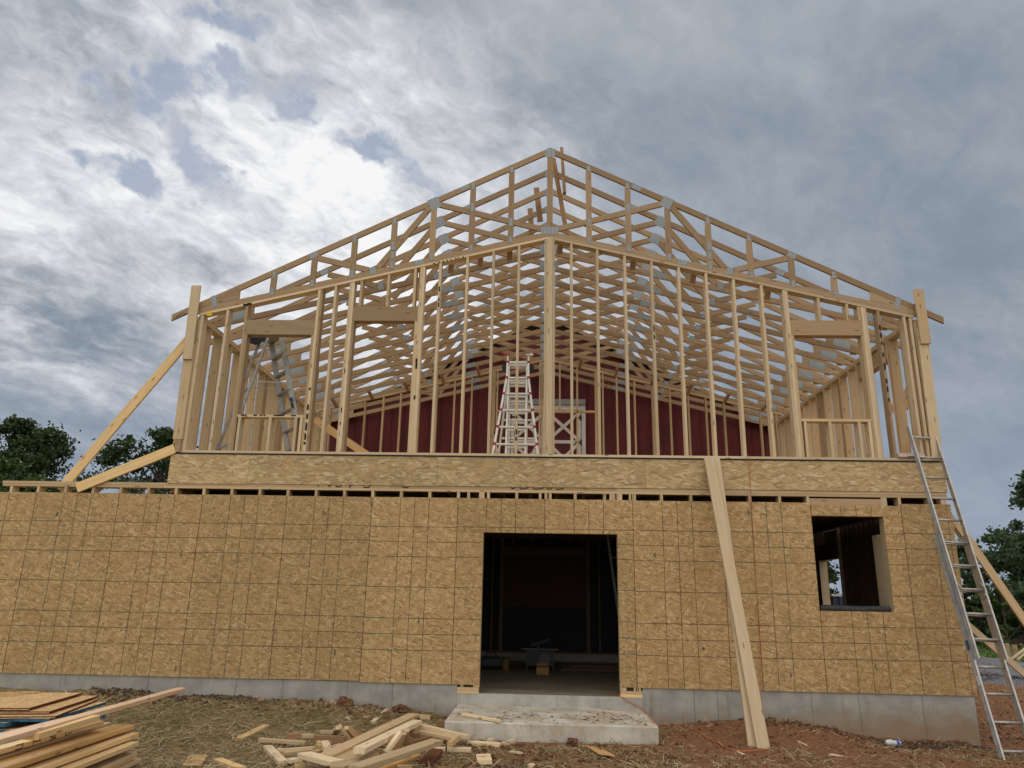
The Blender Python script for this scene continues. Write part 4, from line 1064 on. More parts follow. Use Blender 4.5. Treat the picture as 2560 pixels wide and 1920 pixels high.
# ---------------------------------------------------------------- scrap heap, lumber and sheets
TONE={0:WOOD,1:WOODY,2:WOODP,3:WOODP,4:WOODO,5:WOODB,6:WOODA,7:WOODR,8:WOODP,9:WOODL}
PIECES=[[[2.828, -1.88, -0.43], [2.822, -1.041, -0.43], 0.089, 0.038, 0, 1, 'yellowish two by four offcut lying alone on the straw, left of the scrap heap'], [[3.073, -1.942, -0.41], [3.594, -2.014, -0.42], 0.06, 0.038, 0, 0, 'long narrow offcut at the left edge of the scrap heap, above the black painted one'], [[3.278, -2.271, -0.43], [3.678, -2.982, -0.43], 0.089, 0.05, 0, 2, 'pale round-edged offcut at the lower left corner of the scrap heap'], [[3.397, -2.324, -0.44], [3.737, -2.181, -0.43], 0.089, 0.038, 0, 3, 'offcut smeared with black paint at the left side of the scrap heap'], [[3.588, -2.689, -0.4], [3.795, -2.497, -0.4], 0.07, 0.038, 0, 0, 'short offcut resting on the black painted one in the scrap heap'], [[3.932, -3.204, -0.31], [4.324, -3.532, -0.31], 0.14, 0.045, 0, 2, 'thick whitish offcut on top of the front left of the scrap heap'], [[3.722, -2.975, -0.41], [3.807, -2.89, -0.41], 0.089, 0.038, 0, 2, 'small pale piece between the round-edged offcut and the thick whitish one'], [[3.715, -2.13, -0.36], [4.051, -2.172, -0.36], 0.038, 0.089, 0, 4, 'orange-brown offcut set on edge in the left of the scrap heap'], [[3.332, -1.818, -0.4], [3.438, -1.727, -0.4], 0.06, 0.07, 0, 4, 'stubby brown end piece at the back left tip of the scrap heap'], [[3.418, -1.704, -0.4], [3.593, -1.702, -0.4], 0.07, 0.038, 0, 0, 'offcut lying behind the orange-brown one set on edge'], [[3.65, -1.668, -0.36], [3.796, -1.67, -0.36], 0.06, 0.038, 0, 0, 'topmost small offcut at the back left of the scrap heap'], [[3.72, -1.413, -0.43], [3.873, -1.765, -0.3], 0.07, 0.038, 0, 2, 'white tilted piece left of the slanting offcut in the scrap heap'], [[3.985, -2.185, -0.22], [4.085, -2.067, -0.38], 0.07, 0.038, 25, 0, 'short offcut standing up at a slant at the back left of the scrap heap'], [[4.043, -2.143, -0.24], [4.092, -1.924, -0.38], 0.05, 0.038, 0, 0, 'slim slanting stick right of the standing offcut, first of two'], [[4.04, -1.956, -0.26], [4.134, -1.917, -0.38], 0.05, 0.038, 0, 4, 'brown slanting stick right of the standing offcut, second of two'], [[3.679, -0.635, -0.4], [3.726, -0.692, -0.44], 0.04, 0.02, 0, 2, 'little pale knob of wood behind the scrap heap'], [[3.918, -2.471, -0.34], [4.03, -2.789, -0.34], 0.07, 0.06, 0, 2, 'small pale block with its brown end facing out, left in the scrap heap'], [[4.028, -2.633, -0.36], [4.094, -2.433, -0.36], 0.089, 0.038, 0, 0, 'flat offcut right beside the small pale block in the scrap heap'], [[3.042, -2.925, -0.43], [3.393, -3.262, -0.43], 0.089, 0.038, 0, 1, 'yellow offcut cut off by the bottom edge, left of the scrap heap'], [[3.851, -2.608, -0.39], [3.927, -2.515, -0.39], 0.089, 0.02, 0, 1, 'yellow wedge of board under the left of the scrap heap'], [[3.865, -3.237, -0.4], [3.944, -3.192, -0.4], 0.06, 0.03, 0, 1, 'yellow offcut at the bottom edge under the thick whitish one'], [[4.131, -3.21, -0.32], [4.49, -0.548, -0.32], 0.14, 0.038, 0, 0, 'longest board of the scrap heap, lying diagonally across its middle'], [[4.508, -3.56, -0.2], [4.685, -1.519, -0.26], 0.105, 0.05, 0, 2, 'two by four with its square end facing out on top of the scrap heap'], [[4.573, -3.973, -0.26], [5.065, -2.67, -0.26], 0.125, 0.045, 0, 0, 'long two by four on top of the front of the scrap heap'], [[4.246, -3.321, -0.34], [4.33, -2.503, -0.34], 0.24, 0.025, 0, 0, 'wide flat board piece low in the middle of the scrap heap'], [[4.387, -3.791, -0.3], [4.543, -3.177, -0.3], 0.13, 0.038, 0, 0, 'wide board low at the front of the scrap heap, under the square-ended one'], [[3.896, -0.554, -0.42], [3.993, 0.01, -0.42], 0.06, 0.038, 0, 0, 'small offcut at the rear of the scrap heap, left of two'], [[4.016, -0.694, -0.41], [4.06, -0.052, -0.41], 0.06, 0.04, 0, 2, 'small pale offcut at the rear of the scrap heap, right of two'], [[4.064, -0.138, -0.43], [4.229, 0.091, -0.43], 0.089, 0.038, 0, 0, 'flat offcut behind the far end of the longest board'], [[4.586, -0.331, -0.36], [4.632, -0.511, -0.43], 0.13, 0.04, 0, 0, 'squarish offcut with a split in its top at the back right of the scrap heap'], [[4.703, -1.482, -0.3], [5.286, -1.773, -0.36], 0.06, 0.045, 0, 2, 'long pale two by four sloping down the right side of the scrap heap'], [[4.856, -1.085, -0.35], [5.21, -1.11, -0.35], 0.04, 0.12, 0, 4, 'board set on edge before the corner of the concrete landing, right of the scrap heap'], [[4.604, -1.491, -0.34], [5.162, -1.761, -0.38], 0.14, 0.038, 0, 0, 'wide flat board on the right of the scrap heap under a short crosspiece'], [[5.154, -2.398, -0.33], [5.196, -1.976, -0.33], 0.05, 0.05, 0, 1, 'short stubby crosspiece on the right of the scrap heap'], [[4.943, -2.167, -0.42], [5.351, -2.149, -0.42], 0.07, 0.045, 0, 2, 'offcut with a black band round it at the lower right of the scrap heap'], [[4.622, -2.945, -0.32], [4.733, -2.827, -0.16], 0.05, 0.038, 0, 2, 'slanted stick in the middle of the scrap heap, the one leaning left'], [[4.72, -2.444, -0.34], [4.768, -2.711, -0.16], 0.05, 0.038, 0, 0, 'upright stick in the middle of the scrap heap'], [[4.667, -2.73, -0.32], [4.745, -2.803, -0.18], 0.1, 0.02, 0, 0, 'thin flat piece between the leaning stick and the upright stick'], [[4.709, -2.242, -0.36], [4.894, -1.904, -0.36], 0.05, 0.05, 0, 5, 'brown weathered stick inside the scrap heap'], [[4.646, -1.802, -0.3], [4.741, -1.867, -0.34], 0.09, 0.05, 0, 5, 'brown stub with a rounded end in the upper middle of the scrap heap'], [[4.609, -3.256, -0.41], [4.848, -2.553, -0.41], 0.12, 0.038, 0, 6, 'orange wet-looking board at the front of the scrap heap, under the long two by four'], [[4.996, -2.939, -0.43], [5.017, -2.316, -0.41], 0.13, 0.05, 0, 7, 'dark red-brown soaked block at the front right of the scrap heap'], [[4.756, -3.054, -0.43], [4.88, -3.005, -0.43], 0.05, 0.04, 0, 1, 'yellow offcut at the very bottom edge under the scrap heap'], [[5.276, -1.704, -0.43], [5.632, -1.774, -0.43], 0.06, 0.05, 0, 2, 'offcut with an orange end between the scrap heap and the landing'], [[5.643, -1.651, -0.44], [5.76, -1.441, -0.44], 0.05, 0.04, 0, 2, 'small pale block on the bare earth before the landing'], [[5.499, -2.475, -0.41], [5.536, -2.772, -0.41], 0.14, 0.04, 0, 8, 'squarish cut block showing a large ring knot, right of the scrap heap'], [[5.487, -1.635, -0.41], [5.528, -1.564, -0.41], 0.035, 0.035, 0, 2, 'tiny white cube perched beside the orange-ended offcut'], [[5.756, -2.051, -0.44], [5.862, -2.176, -0.43], 0.05, 0.02, 0, 2, 'splintered pale chip on the earth right of the knotted block'], [[5.95, -2.747, -0.44], [6.003, -2.716, -0.44], 0.04, 0.04, 0, 2, 'tiny white wood cube at the bottom edge before the landing'], [[7.882, 0.307, -0.44], [7.98, 0.36, -0.44], 0.04, 0.03, 0, 2, 'small white block on the earth right of the concrete landing'], [[9.018, -1.006, -0.45], [9.065, -1.148, -0.45], 0.03, 0.015, 0, 0, 'thin tan chip on the red earth nearest the leaning boards'], [[9.147, -1.656, -0.45], [9.228, -1.773, -0.45], 0.05, 0.015, 0, 2, 'larger pale chip on the red earth between the leaning boards and the bottle'], [[8.164, -1.664, -0.45], [8.195, -1.82, -0.45], 0.03, 0.01, 0, 2, 'thin pale chip beside the orange cord'], [[7.989, -1.938, -0.45], [8.043, -2.071, -0.45], 0.03, 0.01, 0, 0, 'tan chip below the orange cord'], [[3.929, -1.648, -0.425], [3.989, -1.605, -0.425], 0.06, 0.038, 0, 0, None], [[4.087, -2.342, -0.423], [4.121, -2.221, -0.432], 0.089, 0.038, 0, 1, None], [[4.745, -1.99, -0.379], [4.851, -2.025, -0.356], 0.06, 0.038, 0, 0, None], [[4.817, -1.978, -0.413], [4.88, -1.895, -0.419], 0.089, 0.038, 0, 1, None], [[3.77, -2.229, -0.376], [3.846, -2.225, -0.387], 0.06, 0.038, 0, 1, None], [[4.193, -1.733, -0.427], [4.266, -1.503, -0.445], 0.089, 0.038, 0, 1, None], [[4.518, -2.608, -0.383], [4.569, -2.557, -0.4], 0.089, 0.038, 0, 4, None], [[4.11, -2.182, -0.391], [4.233, -2.397, -0.366], 0.089, 0.038, 0, 0, None], [[4.584, -1.823, -0.421], [4.739, -2.007, -0.395], 0.06, 0.038, 0, 4, None], [[3.795, -2.267, -0.41], [3.856, -2.121, -0.396], 0.06, 0.038, 0, 0, None], [[4.203, -2.359, -0.37], [4.285, -2.338, -0.346], 0.089, 0.038, 0, 0, None], [[4.069, -1.903, -0.403], [4.168, -2.044, -0.375], 0.06, 0.038, 0, 0, None], [[4.288, -2.558, -0.36], [4.392, -2.529, -0.352], 0.06, 0.038, 0, 2, None], [[4.247, -1.859, -0.418], [4.286, -1.826, -0.404], 0.089, 0.038, 0, 0, None], [[4.557, -2.622, -0.372], [4.595, -2.545, -0.377], 0.06, 0.038, 0, 2, None], [[4.334, -1.965, -0.401], [4.378, -1.889, -0.408], 0.06, 0.038, 0, 2, None], [[4.272, -1.559, -0.415], [4.316, -1.41, -0.424], 0.06, 0.038, 0, 2, None], [[4.364, -2.955, -0.39], [4.44, -3.056, -0.362], 0.089, 0.038, 0, 0, None], [[4.334, -1.997, -0.367], [4.443, -1.983, -0.341], 0.06, 0.038, 0, 1, None], [[4.685, -2.724, -0.393], [4.812, -2.839, -0.38], 0.089, 0.038, 0, 1, None], [[4.162, -2.157, -0.41], [4.294, -2.202, -0.399], 0.089, 0.038, 0, 0, None], [[4.371, -2.65, -0.37], [4.477, -2.844, -0.347], 0.089, 0.038, 0, 4, None], [[4.554, -2.444, -0.43], [4.652, -2.685, -0.404], 0.089, 0.038, 0, 1, None], [[4.053, -2.804, -0.391], [4.216, -3.036, -0.368], 0.089, 0.038, 0, 2, None]]
ADJ=[]
GEN='short sawn lumber offcut jumbled in the scrap heap before the landing'
for i,(p0,p1,w,t,roll,tone,lab) in enumerate(PIECES):
    p0,p1=Vector(p0),Vector(p1); d=(p1-p0).normalized(); up=Vector((0,0,1)); up=(up-d*up.dot(d)).normalized()
    rr=R(roll+rng.uniform(-5,5)); up=Matrix.Rotation(rr,3,d)@up
    # keep the lower side just above the soil
    for q in (p0,p1):
        g=gz(q.x,q.y)+t*.5-.008
        if q.z<g: q.z=g
    b=MB(); b.beam(p0,p1,w,t,up,min(.003,t*.12)); o=b.build('lumber_offcut',TONE[tone])
    if lab: tag(o,lab,'offcut')
    else: tag(o,GEN,'offcut','unsorted offcuts of the scrap heap')
    if tone==3:
        s=d.cross(up).normalized(); m=MB()
        for k in range(5):
            c=p0.lerp(p1,.2+.16*k)+up*(t*.5+.0015); m.poly([c+s*w*.35*math.sin(k)-d*.05,c-s*w*.5,c+d*.06-s*w*.3,c+d*.05+s*w*.4])
            c=p0.lerp(p1,.15+.17*k)-s*(w*.5+.0015); m.poly([c-d*.04-up*t*.4,c+d*.05-up*t*.45,c+d*.06+up*t*.3,c-d*.02+up*t*.45])
        m.v=[v-Vector((0,0,0)) for v in m.v]; m.build('paint_smear',INK,o)
    if tone==8:
        s=d.cross(up).normalized(); m=MB(); c=(p0+p1)/2+up*(t*.5+.001)
        for r_ in (.012,.024,.037,.05):
            n=20
            for k in range(n):
                a0,a1=6.283*k/n,6.283*(k+1)/n
                if a0>5 and r_>.03: continue
                f=lambda a,r: c+d*(math.cos(a)*r*.9-.01)+s*math.sin(a)*r*1.1
                m.poly([f(a0,r_),f(a1,r_),f(a1,r_+.003),f(a0,r_+.003)])
        m.build('ring_knot',WOODO,o)
    if lab and 'black band' in lab:
        s=d.cross(up).normalized(); m=MB(); m.beam(p0.lerp(p1,.36),p0.lerp(p1,.40),w+.003,t+.003,up); m.build('paint_band',INK,o)
# lumber pile
LUM=[[[2.549, -5.732, 0.12], [2.121, -1.874, 0.06], 0.06, 0.089, 0, 9, 'long board on the lumber pile reaching up towards the foundation, far end in the air'], [[2.088, -4.769, 0.02], [2.089, -3.712, 0.02], 0.14, 0.038, 0, 9, 'long board lying just behind the short block on the lumber pile'], [[2.477, -4.943, 0.08], [2.412, -4.069, 0.08], 0.13, 0.045, 0, 1, 'short thick board lying across the top of the lumber pile'], [[2.252, -5.068, -0.02], [2.248, -3.669, -0.02], 0.1, 0.05, 0, 1, 'board with black spray-painted writing along its side in the lumber pile'], [[2.243, -5.037, -0.08], [2.155, -3.34, -0.08], 0.19, 0.038, 0, 0, 'board right under the black-marked one in the lumber pile'], [[2.442, -5.261, -0.1], [2.362, -3.317, -0.1], 0.19, 0.038, 0, 6, 'amber wide board third from the front of the lumber pile'], [[2.507, -5.085, -0.16], [2.423, -3.338, -0.16], 0.14, 0.045, 0, 1, 'knotty board second from the front of the lumber pile'], [[2.579, -4.858, -0.21], [2.505, -3.476, -0.21], 0.14, 0.045, 0, 1, 'frontmost board of the lumber pile'], [[1.913, -4.542, -0.24], [1.995, -3.477, -0.24], 0.24, 0.1, 0, 0, 'wide board at the bottom of the lumber pile']]
lumid=[]
for i,(p0,p1,w,t,roll,tone,lab) in enumerate(LUM):
    p0,p1=Vector(p0),Vector(p1)
    if i==0: p1=Vector((2.121,-1.874,.06)); p0=p1+(p0-p1)*1.5; w,t=.10,.038
    if i==8: continue
    dirn_=(p1-p0).normalized()
    # push the near end out to full length behind the picture edge
    if i!=2: t=min(t,.037)
    if (p1-p0).length<2.4 and i not in (2,): p0=p1-dirn_*(2.9+.1*i)
    b=MB(); up=Vector((0,0,1)); side=dirn_.cross(up).normalized()
    off=side*(-(w*.5-.03)) if i in (4,5,6,7) else Vector((0,0,0))
    b.beam(p0+off,p1+off,w,t,(0,0,1),.003); o=b.build('stacked_board',TONE[tone]); tag(o,lab,'board')
    if i==3:
        m=MB(); s=side
        L=(p1-p0).length
        def at(f,h): return p0+dirn_*(L*f)+s*(w*.5+.0015)+up*(h*t)
        r_=random.Random(8)
        f=.52
        glyphs=[[(0,.4),(0,-.35),(.5,-.35),(.5,.4)],[(0,-.4),(0,-.1)],[(0,.4),(.5,.4),(.5,-.4),(0,-.4)],[(0,-.4),(0,.4),(.25,0),(.5,.4),(.5,-.4)],[(.5,.4),(0,.2),(.5,-.2),(0,-.4)],[(0,.4),(0,-.4),(.5,0)]]
        for gl in glyphs:
            for (a,h0),(c,h1) in zip(gl,gl[1:]):
                m.beam(at(f+a*.05,h0),at(f+c*.05,h1),.006,.0015,s)
            f+=.062
        m.build('spray_lettering',INK,o)
# boards filling the pile down to the ground
for i in range(5):
    z=-.30-.035*i; x=2.38-.03*(i%2)
    b=MB(); b.beam((x+.18,-5.3,z),(x-.0,-3.42+.05*(i%3),z),.24,.0345,(0,0,1),.003)
    tag(b.build('stacked_board',(WOOD,WOODY)[i%2]),'%s board below the frontmost board of the lumber pile'%('first','second','third','fourth','lowest')[i],'board','lower courses of the lumber pile')
for i in range(6):
    z=-.10-.06*i; x=1.98-.02*(i%2)
    b=MB(); b.beam((x+.2,-5.3,z-.03),(x+.02,-3.5-.04*(i%3),z-.03),.28,.045,(0,0,1),.003)
    tag(b.build('stacked_board',(WOODL,WOOD)[i%2]),'%s board down on the inner side of the lumber pile, by the sheet stack'%('first','second','third','fourth','fifth','lowest')[i],'board','inner courses of the lumber pile')
SHE=[{'a': [1.013, -1.855, 0.0], 'd': [0.1703, -0.9854, 0.0], 't': 0.012, 'tone': 0, 'lab': 'topmost strand-board sheet of the stack with a red-painted edge', 'L': 2.44, 'W': 1.216}, {'a': [1.18, -1.831, -0.03], 'd': [0.1836, -0.983, 0.0], 't': 0.012, 'tone': 0, 'lab': 'second strand-board sheet from the top, shifted right, with a red edge', 'L': 2.44, 'W': 0.986}, {'a': [1.221, -1.909, -0.06], 'd': [0.2364, -0.9717, 0.0], 't': 0.012, 'tone': 0, 'lab': 'third strand-board sheet, plain edge, under the two red-edged ones', 'L': 2.44, 'W': 0.99}, {'a': [1.332, -1.919, -0.08], 'd': [0.1174, -0.9931, 0.0], 't': 0.02, 'tone': 1, 'lab': 'blue-edged sheet sticking out furthest right of the stack', 'L': 2.44, 'W': 0.869}, {'a': [1.192, -2.008, -0.11], 'd': [-0.0452, -0.999, 0.0], 't': 0.03, 'tone': 1, 'lab': 'blue-edged sheet low in the middle of the stack', 'L': 2.44, 'W': 0.863}, {'a': [1.399, -2.007, -0.17], 'd': [-0.0372, -0.9993, 0.0], 't': 0.05, 'tone': 1, 'lab': 'thick blue-edged bottom of the sheet stack', 'L': 2.44, 'W': 1.101}]
def sheet(lab,a,d,Wd,L,z,t,tone,sag=0):
    a=Vector(a); d=Vector(d); lft=Vector((-1,0,0)); lft=(lft-d*lft.dot(d)).normalized()
    q=[a,a+d*Wd,a+d*Wd+lft*L,a+lft*L]
    th=thing('loose_sheet',lab,'sheet',tuple((q[0]+q[2])/2))
    m=MB(); lo=[v-Vector((0,0,t)) for v in q]
    m.poly([q[0],q[3],q[2],q[1]],[(0,0),(0,L),(Wd,L),(Wd,0)]); m.poly(lo,[(0,0),(Wd,0),(Wd,L),(0,L)])
    m.poly([q[1],q[2],lo[2],lo[1]],[(Wd,0),(Wd,L),(Wd+t,L),(Wd+t,0)]) ; m.poly([q[2],q[3],lo[3],lo[2]]); 
    m.poly([q[3],q[0],lo[0],lo[3]]); m.poly([q[0],q[1],lo[1],lo[0]])
    m.build('board_face',OSBF,th)
    m=MB(); e=.0015
    o1=-lft*e
    ed=[q[0]+o1,q[1]+o1-Vector((0,0,0)),lo[1]+o1,lo[0]+o1]
    m.poly(ed)
    if tone==0:
        o2=d*e; m.poly([q[1]+o2,q[2]+o2,lo[2]+o2+Vector((0,0,t*.5)),lo[1]+o2+Vector((0,0,t*.5))])
    else:
        o2=d*e; m.poly([q[1]+o2,q[2]+o2,lo[2]+o2,lo[1]+o2])
    m.build('painted_edge',REDE if tone==0 else BLUEE,th)
for s in SHE:
    sheet(s['lab'],s['a'],s['d'],1.22 if s['W']>.8 else s['W'],s['L'],0,s['t']+.006,s['tone'])
for k in range(7):
    a=(1.15+.02*(k%3)-.03*(k%2),-1.97-.01*k,-.225-.032*k)
    sheet(['blue-edged sheet %s from the bottom of the sheet stack'%w_ for w_ in ('seventh','sixth','fifth','fourth','third','second')][k] if k<6 else 'lowest blue-edged sheet of the stack, on the soil',a,(.18,-.983,0),1.22,2.44,0,.026,1)
# two splinter offcuts lying on the top sheet
plank('thin strip of strand board lying across the top sheet, the rear strip',(-.45,-2.6,.014),(.62,-2.0,.014),.05,.012,(0,0,1),OSBF,'wood_strip',0,'strip')
plank('thin strip of strand board lying across the top sheet, the front strip',(-.3,-2.95,.014),(.55,-2.25,.014),.035,.012,(0,0,1),OSBF,'wood_strip',0,'strip')
def scrapsheet(lab,q,m,tilt=.0):
    b=MB(); Q=[Vector((x,y,gz(x,y)+.02+tilt*(i in(2,3)))) for i,(x,y,z) in enumerate(q)]
    lo=[v-Vector((0,0,.012)) for v in Q]; n=len(Q)
    b.poly(Q[::-1] ,[(v.x,v.y) for v in Q[::-1]]); b.poly(lo)
    for k in range(n): b.poly([Q[k],Q[(k+1)%n],lo[(k+1)%n],lo[k]])
    return tag(b.build('sheet_scrap',m),lab,'scrap')
scrapsheet('weathered brown sheet scrap lying askew on the soil before the landing',[[6.544,-1.60,0],[6.70,-1.72,0],[6.80,-2.35,0],[6.64,-2.30,0]],WOODA,.03)
scrapsheet('square strand-board scrap at the bottom edge left of the scrap heap',[[2.675,-2.716,0],[2.836,-2.696,0],[2.99,-3.167,0],[2.82,-3.186,0]],OSBF)
plank('thin stick lying on the left of the concrete landing',(5.143,-1.0,-.235),(5.60,-1.43,-.238),.05,.03,(0,0,1),WOODP,'wood_stick',.002,'stick')
# bottle
t=thing('plastic_bottle','crushed clear plastic bottle with a blue cap lying on the soil','bottle',(10.3,-.40,-.58))
gb=gz(10.33,-.42)+.045
one('body',GLASSY,lambda b:b.tube([(10.24,-.44,gb),(10.26,-.44,gb),(10.31,-.43,gb+.004),(10.35,-.42,gb-.004),(10.39,-.415,gb+.002),(10.42,-.41,gb),(10.435,-.41,gb)],[.02,.036,.034,.028,.035,.026,.014],12),t,smooth=True)
one('cap',BLUEP,lambda b:b.tube([(10.436,-.41,gb),(10.455,-.41,gb)],.016,12),t)
one('label_band',plain('blue label',(.07,.12,.4),.5),lambda b:b.tube([(10.37,-.418,gb+.003),(10.40,-.413,gb+.003)],.0375,12),t)
# bark and sawdust chips on the landing
def chips():
    r=random.Random(31); b=MB()
    for _ in range(420):
        x=5.05+2.25*r.random(); y=-1.36+1.3*min(1,max(0,r.gauss(.38,.22)))
        if x<5.5 and r.random()<.5: continue
        a=r.uniform(0,3.14); L=.008+.045*r.random()**2.2; w_=L*r.uniform(.2,.5); z=-.251
        c,s=math.cos(a),math.sin(a)
        b.poly([(x-c*L,y-s*L,z),(x+s*w_,y-c*w_,z+.003),(x+c*L,y+s*L,z+.002),(x-s*w_,y+c*w_,z+.003)])
    b.uv=[]
    m=bpy.data.materials.new('bark chips'); m.use_nodes=True; nt=m.node_tree; g=nn(nt,'ShaderNodeNewGeometry')
    nt.links.new(ramp(nt,E(nt,g.outputs['Random Per Island']),[(0.,(.10,.05,.03)),(.4,(.25,.14,.07)),(.75,(.42,.29,.16)),(1.,(.6,.47,.3))]),nt.nodes['Principled BSDF'].inputs['Base Color'])
    o=b.build('wood_chips',m); o['kind']='stuff'
chips()
# stones
def rock(lab,x,y,r,m,seed,flat=.7):
    me=bpy.data.meshes.new('stone'); import bmesh
    bmm=bmesh.new(); bmesh.ops.create_icosphere(bmm,subdivisions=3,radius=1)
    for v in bmm.verts:
        n=noise.noise(v.co*1.3+Vector((seed,0,0)))*.5+noise.noise(v.co*3.1+Vector((seed,5,0)))*.22
        v.co=v.co*(1+n); v.co.z*=flat
    bmm.to_mesh(me); bmm.free(); me.materials.append(m)
    me.transform(Matrix.Scale(r,4)); o=bpy.data.objects.new('stone',me); col.objects.link(o); o.location=(x,y,gz(x,y)+r*.25)
    return tag(o,lab,'stone')
rock('pinkish stone at the foot of the foundation left of the scrap heap',2.42,-.20,.055,ROCKP,1)
rock('tan stone on the straw before the reddish clod',3.36,-.22,.06,ROCKT,5)
rock('reddish-brown earth clod against the foundation, left of two clods',3.50,-.10,.12,CLODM,9,.6)
rock('brown earth clod against the foundation, nearer the landing',4.25,-.10,.10,CLODM,13,.6)
rock('tuft-topped clod at the foot of the concrete landing',6.42,-1.47,.07,CLODM,17)
rock('small dark clod beside the foot of the leaning planks',8.25,-.35,.03,CLODM,21)
# ---------------------------------------------------------------- ground cover
def blades(name,N,m,reg,L0,L1,w,seed,tilt=.25,dens=None):
    r=random.Random(seed); v=[];f=[]
    k=0
    while k<N:
        x=r.uniform(reg[0],reg[1]); y=-abs(r.uniform(0,1))**1.0*(-reg[2])+0 if False else r.uniform(reg[2],reg[3])
        if dens and r.random()>dens(x,y): 
            continue
        if 4.95<x<7.40 and y>-1.43: k+=1; continue
        if x<1.35 and -3.2<y<-1.8: k+=1; continue
        a=r.uniform(0,math.pi); L=r.uniform(L0,L1); ww=w*r.uniform(.6,1.4); t=r.gauss(0,tilt)
        z=gz(x,y)+.002+r.random()*.012; d=Vector((math.cos(a)*math.cos(t),math.sin(a)*math.cos(t),abs(math.sin(t))*.7)); s=Vector((-math.sin(a),math.cos(a),r.gauss(0,.5))).normalized()*ww*.5
        p=Vector((x,y,z)); bend=Vector((r.gauss(0,.12)*L,r.gauss(0,.12)*L,r.random()*.12*L))
        q=p+d*L*.5+bend; e=p+d*L
        i=len(v); v+=[p-s,p+s,q+s,q-s,e+s*.6,e-s*.6]; f+=[(i,i+1,i+2,i+3),(i+3,i+2,i+4,i+5)]; k+=1
    me=bpy.data.meshes.new(name); me.from_pydata([tuple(q) for q in v],[],f); me.materials.append(m); o=bpy.data.objects.new(name,me); col.objects.link(o); o['kind']='stuff'; return o
def dstraw(x,y):
    n=noise.noise(Vector((x*1.3,y*1.3,2)))*.9+noise.noise(Vector((x*4,y*4,6)))*.6
    base=.9 if x<4.8 else (.34 if x<7.5 else .10)
    if y>-.5 : base*=.35
    if y<-1.9 and x>7: base+=.15
    if x>9.3 and y>-1.2: base+=.15
    return max(.02,base+n*.6)
blades('straw',40000,STRAW,(-.5,12.8,-4.4,-.02),.03,.13,.0042,1,.22,dstraw)
blades('straw',6000,STRAW,(11.7,18,-.5,9),.03,.16,.006,12,.2,lambda x,y:.3+noise.noise(Vector((x*1.3,y*1.3,2)))*.8)
blades('straw',2600,STRAW,(-.5,12.8,-4.2,-.1),.12,.30,.0055,2,.25,dstraw)
blades('grass',5000,GRASS,(1.3,5.0,-1.9,-.12),.02,.08,.004,3,.45,lambda x,y:max(0,.3+noise.noise(Vector((x*2,y*2,8)))*1.2)*(1 if y>-1.2 else .35))
def clods(name,N,m,regs,r0,r1,seed):
    r=random.Random(seed); b=MB()
    base=[Vector(q) for q in ((1,0,0),(-1,0,0),(0,1,0),(0,-1,0),(0,0,1),(0,0,-1))]; fs=((0,2,4),(2,1,4),(1,3,4),(3,0,4),(2,0,5),(1,2,5),(3,1,5),(0,3,5))
    for _ in range(N):
        x0,x1,y0,y1=r.choice(regs); x,y=r.uniform(x0,x1),r.uniform(y0,y1)
        if 4.95<x<7.42 and y>-1.44: continue
        s=r0+(r1-r0)*r.random()**3; c=Vector((x,y,gz(x,y)+s*.2)); i=len(b.v)
        ro=Matrix.Rotation(r.uniform(0,6),3,(r.random(),r.random(),r.random()+.1))
        b.v+=[c+ro@(q*s*r.uniform(.6,1.2)) for q in base]; b.f+=[tuple(i+k for k in t_) for t_ in fs]
    b.uv=[]
    o=b.build(name,m); o['kind']='stuff'; return o
clods('soil_clods',5200,CLODM,[(.0,4.9,-.55,-.02),(7.4,12.8,-2.9,-.02),(11.8,15,-.5,3.5),(11.8,17,0,8),(4.9,7.4,-3,-1.5),(8.6,12,-.5,-.02)],.006,.035,4)
clods('dark_rubble',700,plain('dark rubble',(.09,.07,.06),.95,0,.4,30),[(.2,2.6,-.35,-.02),(10.2,12.2,-.55,-.03)],.01,.04,5)
# gravel heap on the right
mb=MB(); N=30
cx,cy=17.6,10.8
for j in range(N+1):
    for i in range(N+1):
        x=cx+(i/N-.5)*6; y=cy+(j/N-.5)*4.4; rr=math.hypot((x-cx)/3,(y-cy)/2.2); h=max(0,1-rr)**.8*.55
        mb.v.append(Vector((x,y,gz(x,y)-.02+h+noise.noise(Vector((x*3,y*3,0)))*.08*(h>0))))
mb.f=[(j*(N+1)+i,j*(N+1)+i+1,(j+1)*(N+1)+i+1,(j+1)*(N+1)+i) for j in range(N) for i in range(N)]
o=mb.build('gravel_heap',STONE,smooth=False); o['kind']='stuff'
clods('gravel',2600,STONE,[(cx-2.3,cx+2.3,cy-1.9,cy+.8)],.02,.07,6).location.z+=.18
blades('weeds',9000,leafm('weed green',(.06,.12,.02),(.12,.2,.05),(.2,.22,.07)),(18.5,32,12.5,20),.25,.8,.04,7,1.1)
